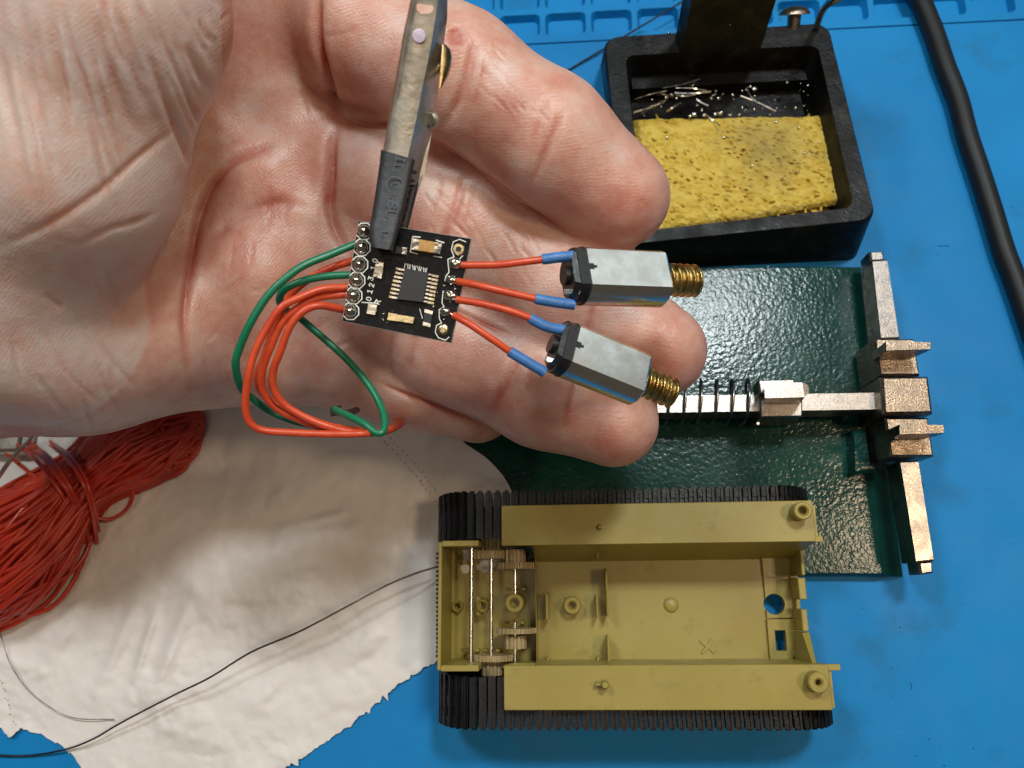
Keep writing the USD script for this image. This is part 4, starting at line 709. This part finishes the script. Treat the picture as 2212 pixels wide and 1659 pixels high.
# ------------------------------------------------------------------ motor driver board
K5 = .16863
def c5(x, y): return 729.6 + K5 * x, 471.8 + K5 * y
def build_board():
    d = 123.0
    tl, tr, br, bl = [dp(*c5(*q), dd) for q, dd in (((270, 35), d + .4), ((1705, 262), d - .2), ((1452, 1590), d - .3), ((60, 1310), d + .3))]
    ex = unit(tr - tl + br - bl); n = unit(np.cross(ex, tl - bl)); n = n if n @ (EYE - tl) > 0 else -n; ey = np.cross(n, ex)
    o = (tl + tr + br + bl) / 4; fr = Frame(o, ex, ey, n)
    def B(x, y, h=0.0):
        q = ray(*c5(x, y)); s = ((o + n * h - EYE) @ n) / (q @ n); return fr.l(EYE + q * s)
    t = thing('circuit_board', 'small black motor driver circuit board held in the clip jaws', 'circuit board', o)
    put = lambda name, m, mat, smooth=False, par=t: part(par, name, fr.m(m), mat, smooth)
    Q = [B(*q)[:2] for q in ((270, 35), (1705, 262), (1452, 1590), (60, 1310))]
    th = 1.0
    board = sg.Polygon(Q); pins = [(340, 165), (310, 372), (280, 592), (242, 795), (205, 990), (165, 1190)]
    put('substrate', prism(board, -th, 0), m_board); 
    e = np.array(Q); put('board_edge', prism(sg.Polygon(Q).buffer(.06, join_style=2).difference(sg.Polygon(Q).buffer(.012, join_style=2)), -th + .05, -.05), m_edge)
    def line(P, w=.17, h=.03, closed=False):
        P = [B(*p)[:2] for p in P]; g = (sg.LinearRing(P) if closed else sg.LineString(P)).buffer(w / 2, quad_segs=2); g = g.intersection(board.buffer(-.05)); return cat_(*[prism(q, .004, h) for q in getattr(g, 'geoms', [g]) if q.area > .001])
    def octa(c, r, a0=.39, k=(0, 8)): return [(c[0] + r * math.cos(a0 + i * math.pi / 4), c[1] + r * 1.0 * math.sin(a0 + i * math.pi / 4)) for i in range(*k)]
    ss = [line(octa(p, 112), .18, closed=True) for p in pins]
    ss += [line([(1055, 240), (960, 232), (930, 430), (1020, 455)]), line([(1262, 280), (1362, 312)]), line([(1330, 500), (1230, 485)])]
    ss += [line([(1640, 300), (1560, 268), (1480, 300), (1455, 400), (1490, 490), (1410, 525), (1425, 690), (1385, 740), (1375, 800)], .15), line([(1350, 930), (1335, 1080), (1360, 1130), (1300, 1170), (1300, 1280), (1330, 1340), (1265, 1370), (1250, 1460), (1290, 1530), (1380, 1560), (1425, 1520)], .15), line([(1600, 480), (1560, 520), (1590, 560)], .15), line([(1300, 1080), (310, 1075)][:0] or [(310, 1075), (470, 1085), (500, 1040)], .16), line([(1090, 1370), (1185, 1395), (1210, 1250)], .13), line([(1050, 1160), (1085, 1280)], .12)]
    put('silkscreen', cat_(*ss), m_silk)
    # digits along the pin row
    dig = []
    for ch, (x, y) in zip('0132105', ((480, 540), (455, 640), (430, 770), (425, 850), (410, 940), (400, 1030), (510, 1065))):
        if ch == '5': ch = 'R'
        m = meshkit.text_mesh(ch, .82, .02, bold=True); v, f = geo(m); v = v - [v[:, 0].mean(), v[:, 1].mean(), 0]; a = math.radians(82); R = np.array([[math.cos(a), -math.sin(a)], [math.sin(a), math.cos(a)]]); v[:, :2] = v[:, :2] @ R.T; c = B(x, y); dig.append((v + [c[0], c[1], .006], f))
    put('digits', cat_(*dig), m_silk)
    mk = []
    for k in range(13):
        x = 865 + 23 * k; y = 578 + 5.2 * k; a, b = B(x, y), B(x + (-14, 10, 4)[k % 3], y + 62); mk.append(prism(sg.LineString([a[:2], b[:2]]).buffer(.055), .004, .03))
    put('print', cat_(*mk), m_silk)
    # header solder joints
    rr = random.Random(9)
    for k, p in enumerate(pins):
        c = B(*p); pr = [(1.02, 0.0), (1.0, .25), (.86, .62), (.62, .92), (.34, 1.12), (.01, 1.2)]; v, f = lathe(pr, 20); v = v * [1 + rr.uniform(-.04, .06), 1 + rr.uniform(-.04, .06), 1]
        put('solder_joint', (v + [c[0], c[1], 0], f), m_solder, True)
        put('header_pin', moved(box(-.32, .32, -.32, .32, -3.2, -th), [c[0], c[1], 0]), m_gold)
    put('header', prism(sg.LineString([B(*pins[0])[:2], B(*pins[-1])[:2]]).buffer(1.25, cap_style=3), -3.4, -th - .02), m_blackpl)
    # chip with gull-wing pins
    Cc = [B(*q, .9)[:2] for q in ((855, 632), (1168, 690), (1098, 1082), (752, 1042))]; cp = sg.Polygon(Cc); c = np.array(Cc)
    P = [(*p, .12) for p in c] + [(*p, .5) for p in c + 0] + [(*(p + (c.mean(0) - p) * .05), 1.0) for p in c]; chip = put('chip', hull(P), m_chip)
    a0, a1, b0, b1 = c[0], c[3], c[1], c[2]
    for (s0, s1) in ((a0, a1), (b0, b1)):
        ou = unit(s0 - c.mean(0) - ((s0 - c.mean(0)) @ unit(s1 - s0)) * unit(s1 - s0)); al = unit(s1 - s0)
        for k in range(8):
            q = s0 + (s1 - s0) * (.06 + .126 * k); 
            def slab(u0, u1, z0, z1, w=.13): return hull([(*(q + ou * u + al * s), z) for u in (u0, u1) for s in (-w, w) for z in (z0, z1)])
            part(chip, 'pin', fr.m(cat_(slab(-.1, .45, .42, .56), slab(.33, .50, .06, .5), slab(.45, 1.05, .012, .16))), m_solder)
            put('pad', cat_(slab(.42, 1.45, .004, .03, .17)), m_gold)
    def chipcap(P, hgt, ends, body, name, frac=.24):
        P = [B(*q, hgt)[:2] for q in P]; P = np.array(P)
        def seg(u0, u1, z1, gw=0.0):
            q = [P[0] + (P[1] - P[0]) * u0, P[0] + (P[1] - P[0]) * u1, P[3] + (P[2] - P[3]) * u1, P[3] + (P[2] - P[3]) * u0]; q = sg.Polygon(q).buffer(gw, join_style=2); cc = np.array(q.exterior.coords)[:-1]
            return hull([(*p, .01) for p in cc] + [(*p, z1 - .1) for p in cc] + [(*(p + (cc.mean(0) - p) * .08), z1) for p in cc])
        b = put(name, seg(frac * .8, 1 - frac * .8, hgt), body); part(b, 'end_cap', fr.m(seg(0, frac, hgt + .03, .03)), ends, 30); part(b, 'end_cap', fr.m(seg(1 - frac, 1, hgt + .03, .03)), ends, 30)
    chipcap([(962, 250), (1338, 318), (1308, 455), (940, 400)], .95, m_solder, m_tan, 'capacitor')
    chipcap([(590, 565), (560, 772), (452, 745), (490, 545)], .6, m_solder, m_cream, 'capacitor', .3)
    chipcap([(505, 1110), (480, 1235), (368, 1215), (390, 1090)], .6, m_solder, m_cream, 'capacitor', .3)
    chipcap([(690, 345), (890, 375), (880, 465), (680, 440)], .55, m_solder, m_chip, 'resistor', .3)
    chipcap([(1222, 1190), (1185, 1390), (1085, 1365), (1112, 1160)], .5, m_solder, m_chip, 'resistor', .2)
    chipcap([(650, 1205), (985, 1268), (962, 1345), (632, 1300)], .5, m_gold, m_gold, 'resistor', .36)
    # right-hand pads, solder blobs
    for (x, y, r0, r1) in ((1548, 395, 78, 36),):
        c = B(x, y); k = K5 * d / FP; put('plated_hole', moved(lathe([(r1 * k, .01), (r1 * k, .12), (r0 * k * .85, .14), (r0 * k, .02)], 24), [c[0], c[1], 0]), m_gold, 40); put('hole', moved(lathe([(r1 * k, .02), (0.01, .02)], 18), [c[0], c[1], 0]), m_blackpl)
    c = B(1350, 1425); put('plated_hole', moved(lathe([(.88, .01), (.86, .18), (.5, .3), (.01, .32)], 20), [c[0], c[1], 0]), m_gold, True)
    for (x, y, r) in ((1510, 575, .95), (1462, 790, .85), (1440, 985, .95), (1385, 1195, .8)):
        s = trimesh.creation.icosphere(3, 1.0); v = np.array(s.vertices); v = v * (1 + .35 * (meshkit.fbm(v * 1.9 + x, 3, int(y)) - .5))[:, None] * [r * 1.15, r * .95, .7]; c = B(x, y); put('solder_blob', (v + [c[0], c[1], .1], s.faces), m_solder, True)
    for k in range(22):
        x, y = rr.uniform(1180, 1540), rr.uniform(850, 1330); c = B(x, y)
        if k > 15: x, y = rr.uniform(520, 700), rr.uniform(960, 1350); c = B(x, y)
        s = trimesh.creation.icosphere(1, rr.uniform(.07, .17)); put('via', (np.array(s.vertices) * [1, 1, .5] + [c[0], c[1], .02], s.faces), m_gold if k % 2 else m_solder, True)
    return fr
BF = build_board()

# ------------------------------------------------------------------ motors with brass worms
def build_motor(label, L0, R0, W1, roll, half, worm_r):
    a0, a1, w1 = dp(*L0), dp(*R0), dp(*W1); ax = unit(a1 - a0); view = unit(EYE - a0); view = unit(view - view @ ax * ax); side = np.cross(view, ax)   # side points towards image up or down
    if (pix(a0 + side)[1] - pix(a0)[1]) > 0: side = -side
    n = math.cos(roll) * view + math.sin(roll) * side; s = math.cos(roll) * side - math.sin(roll) * view
    L = np.linalg.norm(a1 - a0); fr = Frame(a0, ax, s, n)
    t = thing('motor', label, 'motor', a0)
    put = lambda name, m, mat, smooth=False: part(t, name, fr.m(m), mat, smooth)
    R = half; fh = R * .74; y = math.sqrt(R * R - fh * fh)
    def sect(k=1.0, q=14):
        a = math.asin(fh / R); arc = np.linspace(a, -a, q); P = [(R * math.cos(t_), R * math.sin(t_)) for t_ in arc] + [(-R * math.cos(t_), R * math.sin(t_)) for t_ in arc[::-1]]; return np.array(P) * k
    def slab(x0, x1, k0=1.0, k1=1.0): A, B_ = sect(k0), sect(k1); return hull([(x0, *p) for p in A] + [(x1, *p) for p in B_])
    put('can', cat_(slab(0, L - .35), slab(L - .36, L, 1.0, .93)), m_can, 30)
    put('end_cap', cat_(slab(-1.7, -.02, .97, .985), slab(-2.4, -1.69, .72, .9)), m_blackpl, 25)
    put('seam', slab(-.35, -.03, 1.012, 1.012), m_chip, 25)
    put('tab', cat_(cbox(-.2, .75, -.5, .5, fh - .1, fh + .10, .05), cbox(.5, 1.25, -.22, .22, fh - .1, fh + .09, .05)), m_blackpl)
    put('boss', (np.c_[cyl([-3.1, 0, 0], [-2.3, 0, 0], 1.5, 20)[0]], cyl([-3.1, 0, 0], [-2.3, 0, 0], 1.5, 20)[1]), m_blackpl, 30)
    for sy in (-1, 1): put('terminal', cbox(-3.3, -2.0, sy * R * .62 - .45, sy * R * .62 + .45, -.25, .25, .06), m_solder)
    for sy in (-1, 1): put('crimp', cbox(-.45, .9, sy * R * .5 - .5, sy * R * .5 + .5, -fh - .12, -fh + .1, .06), m_brass)
    wl = np.linalg.norm(w1 - a1); nt, nz = 28, 84; zz = np.linspace(0, 1, nz); tt = np.linspace(0, 2 * np.pi, nt, endpoint=False); pitch = wl / 5.2
    Z = .25 + zz * (wl - .25); ph = (Z[:, None] / pitch - tt[None] / (2 * np.pi)) % 1.0; prof = np.clip(1.6 - np.abs(ph - .5) * 5.2, 0, 1); rad = worm_r * (.80 + .20 * prof)
    rad *= np.where(zz > .96, .92, 1)[:, None]
    V = np.stack([L + Z[:, None] + 0 * rad, rad * np.cos(tt), rad * np.sin(tt)], -1).reshape(-1, 3); i, j = np.meshgrid(np.arange(nz - 1), np.arange(nt), indexing='ij'); k = (j + 1) % nt
    F = np.vstack([np.stack([i * nt + j, (i + 1) * nt + k, i * nt + k], -1).reshape(-1, 3), np.stack([i * nt + j, (i + 1) * nt + j, (i + 1) * nt + k], -1).reshape(-1, 3)])
    V = np.vstack([V, [[L + wl, 0, 0]]]); j = np.arange(nt); F = np.vstack([F, np.c_[(nz - 1) * nt + (j + 1) % nt, np.full(nt, len(V) - 1), (nz - 1) * nt + j][:, [0, 2, 1]]])
    put('worm_gear', (V, F), m_brass, 40); put('shaft', cyl([L - .1, 0, 0], [L + wl + .2, 0, 0], .5, 12), m_steel, 40)
    put('bearing', cyl([L - .1, 0, 0], [L + .3, 0, 0], worm_r * .75, 20), m_brass, 40)
    return fr
M1 = build_motor('upper silver motor lying level with a brass worm gear, beside the sponge tray', (1256, 597, 123.5), (1428, 604, 128), (1505, 606, 130), .50, 4.55, 2.75)
M2 = build_motor('lower silver motor tilted downwards with a brass worm gear over the ring finger', (1226, 757, 125), (1380, 820, 128.5), (1446, 864, 130.5), .45, 4.5, 2.6)

# ------------------------------------------------------------------ wires on the board
def lead(label, P, S, mat=m_red, group=None):
    t = thing('motor_lead', label, 'wire', dp(*P[0]))
    part(t, 'insulation', tube(spline([dp(*p) for p in P], 8), .58, 12), mat, 60)
    Q = spline([dp(*p) for p in S], 6); r = np.full(len(Q), .84); r[0] *= .93; r[-1] *= 1.06
    part(t, 'sleeve', tube(Q, r, 14), m_sleeve, 60)
    s = dp(*P[0]); e = s + unit(s - dp(*P[1])) * 1.6; part(t, 'bare_end', tube(np.array([s, (s + e) / 2 + unit(EYE - s) * .1, e]), .3, 8), m_solder, 60)
lead('topmost red lead from the board to the upper motor', [(998, 573, 122.5), (1075, 572, 121), (1120, 567, 121), (1182, 559.5, 121.5)], [(1171, 560.5, 121.4), (1205, 556, 121.5), (1246, 552, 122.3)])
lead('second red lead from the top, ending low on the upper motor', [(989, 608, 122.4), (1030, 616, 120.5), (1085, 629, 120.5), (1165, 647, 121.5)], [(1156, 645.5, 121.3), (1200, 653, 121.8), (1240, 658, 122.5)])
lead('third red lead from the top, ending on the upper side of the lower motor', [(986, 647, 122.5), (1040, 656, 122), (1100, 671, 122), (1152, 690, 122.6)], [(1144, 687, 122.4), (1183, 706, 123), (1228, 715, 124)])
lead('lowest red lead slanting down from the board to the lower motor', [(980, 681, 122.4), (1014, 700, 121), (1057, 729, 121), (1108, 764, 122.2)], [(1100, 758.5, 122), (1137, 781, 122.6), (1176, 804, 123.4)])

def cablewire(name, label, P, mat, cat='wire', r=.62): single(name, tube(spline([dp(*p) for p in P], 8), r, 12), mat, label, cat, smooth=60)
cablewire('green_wire', 'upper green wire looping widest around the left of the red bundle', [(775, 527, 125.5), (764, 529, 125.5), (713, 550, 124), (657, 573, 122.5), (615, 603, 121.5), (576, 642, 121), (541, 698, 121), (515, 758, 122), (509, 791, 123), (520, 836, 126), (544, 860, 129), (585, 889, 131), (633, 909, 131), (690, 922, 131), (740, 930, 132)], m_greenw)
cablewire('green_wire', 'second green wire under the red bundle, hanging in a loop below the board', [(768, 593, 125.6), (752, 594, 125.6), (704, 597, 125), (657, 606, 124.5), (615, 625, 124.5), (604, 650, 126.5), (622, 672, 130), (645, 685, 132), (675, 710, 133.5), (713, 743, 134), (749, 776, 134), (788, 820, 133.5), (817, 865, 132), (831, 905, 130), (827, 932, 128.5), (811, 934, 128.3), (788, 916, 129), (752, 898, 131), (722, 884, 134)], m_greenw)
cablewire('red_wire', 'short red wire soldered between the two green wires', [(774, 562, 126.5), (758, 565, 126.5), (719, 577, 126.5), (670, 601, 127), (625, 640, 128), (600, 690, 128.5), (570, 770, 129), (556, 815, 130), (575, 858, 132), (640, 893, 133.5), (720, 922, 133), (800, 934, 133)], m_red)
cablewire('red_wire', 'outermost red wire of the bundle bending square at the lower left', [(764, 620, 125.8), (746, 621, 125.5), (698, 624, 124), (651, 641, 122.8), (609, 663, 122), (579, 704, 122), (550, 761, 122), (536, 817, 122.5), (530, 878, 124), (541, 914, 125), (570, 930, 126), (633, 935, 127), (719, 938, 128), (800, 936, 129), (845, 928, 140), (870, 912, 170), (890, 888, 195)], m_red)
cablewire('red_wire', 'middle red wire of the bundle below the board', [(760, 636, 126.2), (743, 636, 126), (692, 642, 125), (651, 660, 124), (609, 698, 123.6), (585, 749, 124), (566, 802, 125), (568, 844, 126.5), (594, 880, 128), (645, 906, 129), (704, 927, 130), (764, 936, 130.5), (835, 930, 142), (862, 914, 170), (884, 890, 195)], m_red)
cablewire('red_wire', 'innermost red wire of the bundle, soldered to the lowest pin', [(754, 668, 126), (737, 668, 125.6), (692, 660, 123.4), (657, 671, 122.6), (627, 704, 122.6), (606, 758, 123.4), (591, 799, 124.4), (591, 838, 125.6), (615, 874, 127), (663, 903, 128), (719, 924, 128.6), (779, 935, 129.4), (840, 926, 142), (868, 908, 172), (890, 884, 196)], m_red)
t = thing('wire_plug', 'small black plug on the green wire end half hidden under the hand', 'plug', dp(750, 890, 140))
part(t, 'housing', hull([dp(x, y, d_) for x, y in ((712, 880), (738, 874), (736, 896), (714, 900)) for d_ in (135.5, 141)]), m_blackpl); part(t, 'contact', tube(spline([dp(728, 890, 138), dp(750, 893, 148), dp(770, 886, 160)], 5), .7, 8), m_blackpl)

# ------------------------------------------------------------------ alligator clip
def build_clip():
    K = .1984
    def c6(x, y): return 822.9 + K * x, K * y
    st = [((318, -330), (700, -330), (770, -330), 113), ((330, 0), (645, 0), (725, 0), 114.5), ((285, 210), (618, 210), (722, 195), 115.4), ((240, 420), (580, 440), (690, 430), 116.2), ((205, 640), (540, 650), (662, 650), 117), ((160, 900), (487, 900), (628, 900), 118), ((120, 1130), (445, 1130), (605, 1150), 118.8), ((75, 1400), (388, 1400), (560, 1420), 119.7), ((28, 1640), (330, 1650), (490, 1650), 120.5), ((-40, 2000), (255, 2010), (400, 2010), 121.4)]
    rows = []
    for l, r, s, d in st:
        a, b, c = dp(*c6(*l), d + .25), dp(*c6(*r), d), dp(*c6(*s), d + 3.6); up = unit(EYE - a); e = unit(a - b)
        back = dp(*c6(*l), d + 5.5) - e * -.15
        rows.append([c, c * .5 + b * .5 + unit(c - b) * 0, b - up * .5, b - up * .08 + e * .35, b + e * 1.3 + up * .04, (a + b) / 2 + up * .10, a - e * 1.0 + up * .03, a - e * .35 - up * .12, a - up * .55, (a + back) / 2, back])
    G = np.array(rows); V, F = grid_solid(G, .38); V2, _ = grid_solid(G, -.38)
    n = np.cross(G[1, 5] - G[0, 5], G[0, 6] - G[0, 5]); 
    if n @ (EYE - G[0, 5]) < 0: G = G[:, ::-1]; V, F = grid_solid(G, .38)
    ch = man((V, F))
    def through(P, d0=108, d1=124): return m3.Manifold.hull_points(np.array([dp(*c6(*p), dd) for p in P for dd in (d0, 116.6)]))
    slot = through([(385, 60), (400, 38), (560, 60), (575, 85), (560, 130), (520, 152), (430, 148), (395, 110)])
    if ch.status() == m3.Error.NoError and not ch.is_empty(): ch = ch - slot
    t = thing('alligator_clip', 'steel alligator clip of a helping hand gripping the circuit board', 'clip', dp(*c6(300, 900), 118))
    part(t, 'upper_jaw', ch if not ch.is_empty() else (V, F), m_clip, 35)
    c = dp(*c6(415, 395), 115.75); up = unit(EYE - c)
    fr = Frame(c, unit(np.cross([0, 1, 0], up)), unit(np.cross(up, unit(np.cross([0, 1, 0], up)))), up)
    part(t, 'plug', fr.m(lathe([(1.03, -.3), (1.0, .10), (.85, .2), (.01, .22)], 18)), m_pink, True)
    # crimped ear on the right flank
    rows = []
    for yy, w in ((480, .25), (540, .8), (620, 1.0), (720, 1.0), (820, .8), (900, .45), (960, .2)):
        row = []
        for a in np.linspace(0, 1, 9):
            th = a * 2.9; xx = 668 - (yy - 480) * .07 + w * 118 * math.sin(th) * (1 if a < .95 else .9); dd = 118.4 + w * 2.0 * (1 - math.cos(th)) - .4; row.append(dp(*c6(xx, yy), dd))
        rows.append(row)
    part(t, 'ear', grid_solid(np.array(rows), .3), m_ear, 40)
    for (x, y, d_, r) in ((548, 1300, 121.5, .9),):
        c = dp(*c6(x, y), d_); ax = unit(dp(*c6(x + 60, y), d_ + 1.0) - c); part(t, 'pivot_pin', cyl(c - ax * .4, c + ax * .6, r, 18), m_steel, 40); part(t, 'pivot_head', cyl(c + ax * .0, c + ax * .9, r * 1.6, 20, r * .9), m_clip, 40)
    # lower jaw behind the board
    lowj = [dp(*c6(x, y), d_) for x, y, d_ in ((420, 1250, 123), (590, 1250, 123), (470, 1900, 124.6), (320, 1900, 124.6), (290, 2400, 126.2), (180, 2400, 126.2))]
    part(t, 'lower_jaw', hull(lowj + [p - unit(EYE - p) * 2.2 for p in lowj]), m_clip)
    # heat shrink sleeves over both jaws
    def sleeve(name, stn, fz, nn=22):
        V = []; 
        for (l, r, d_) in stn:
            a, b = dp(*l, d_), dp(*r, d_); mid = (a + b) / 2; e = (b - a) / 2; up = unit(EYE - mid)
            for q in np.linspace(0, 2 * np.pi, nn, endpoint=False):
                cx, sx = math.cos(q), math.sin(q); V.append(mid + e * np.sign(cx) * abs(cx)**.62 + up * fz * np.sign(sx) * abs(sx)**.7)
        m = len(stn); V = np.array(V); i, j = np.meshgrid(np.arange(m - 1), np.arange(nn), indexing='ij'); k = (j + 1) % nn
        F = np.vstack([np.stack([i * nn + j, i * nn + k, (i + 1) * nn + k], -1).reshape(-1, 3), np.stack([i * nn + j, (i + 1) * nn + k, (i + 1) * nn + j], -1).reshape(-1, 3)])
        for s in (0, m - 1): V = np.vstack([V, V[s * nn:(s + 1) * nn].mean(0)]); j = np.arange(nn); c_ = np.full(nn, len(V) - 1); F = np.vstack([F, np.c_[s * nn + j, c_, s * nn + (j + 1) % nn]])
        return part(t, name, (V, F), m_shrink, 50)
    s1 = sleeve('heat_shrink', [((823, 323), (897, 345), 121.4), ((820, 352), (892, 366), 121.5), ((814, 395), (884, 408), 121.5), ((807, 440), (873, 452), 121.3), ((799, 487), (862, 497), 120.9), ((797, 515), (854, 525), 120.6), ((802, 533), (848, 541), 120.5)], 1.55)
    sleeve('heat_shrink', [((868, 362), (908, 370), 125.4), ((862, 400), (903, 408), 125.7), ((856, 440), (893, 448), 126), ((846, 486), (882, 492), 126.2), ((838, 520), (872, 526), 126.4)], 1.3)
    # jaw teeth between the sleeves
    for k in range(7):
        x, y = 893 - 5.0 * k, 372 + 18 * k; c = dp(x, y, 122.6); e = unit(dp(x + 10, y, 122.6) - c); f_ = unit(dp(x, y + 10, 122.6) - c); g = unit(np.cross(e, f_))
        part(t, 'tooth', hull([c + e * a + f_ * b + g * w for a, b in ((-.7, -.42), (-.7, .42), (.5, 0)) for w in (-.8, .8)]), m_blackpl)
    # faded print on the sleeve
    def put_text(ch, x, y, hgt, d_, ring=False):
        c = dp(x, y, d_); ydir = unit(dp(x + 12, y + 3, d_) - c); xdir = unit(dp(x - 4, y + 18, d_) - c); z = unit(EYE - c); xdir = unit(xdir - xdir @ z * z); ydir = unit(np.cross(z, xdir))
        if ring: v, f = cat_(prism(sg.Point(0, 0).buffer(hgt).difference(sg.Point(0, 0).buffer(hgt * .84)), 0, .03))
        else: v, f = geo(meshkit.text_mesh(ch, hgt, .03)); v = v - [v[:, 0].mean(), v[:, 1].mean(), 0]
        return c + v[:, :1] * xdir + v[:, 1:2] * ydir + v[:, 2:] * z, f
    pm = [put_text('O', 853, 400, 1.35, 119.86, True), put_text('C', 853, 400, 1.1, 119.86), put_text('S', 848, 433, 1.5, 119.82), put_text('BUS', 841, 467, 1.6, 119.5), put_text('05', 829, 513, 1.5, 119.12), put_text('III', 862, 357, 1.5, 119.84)]
    part(s1, 'print', cat_(*pm), m_print)
build_clip()
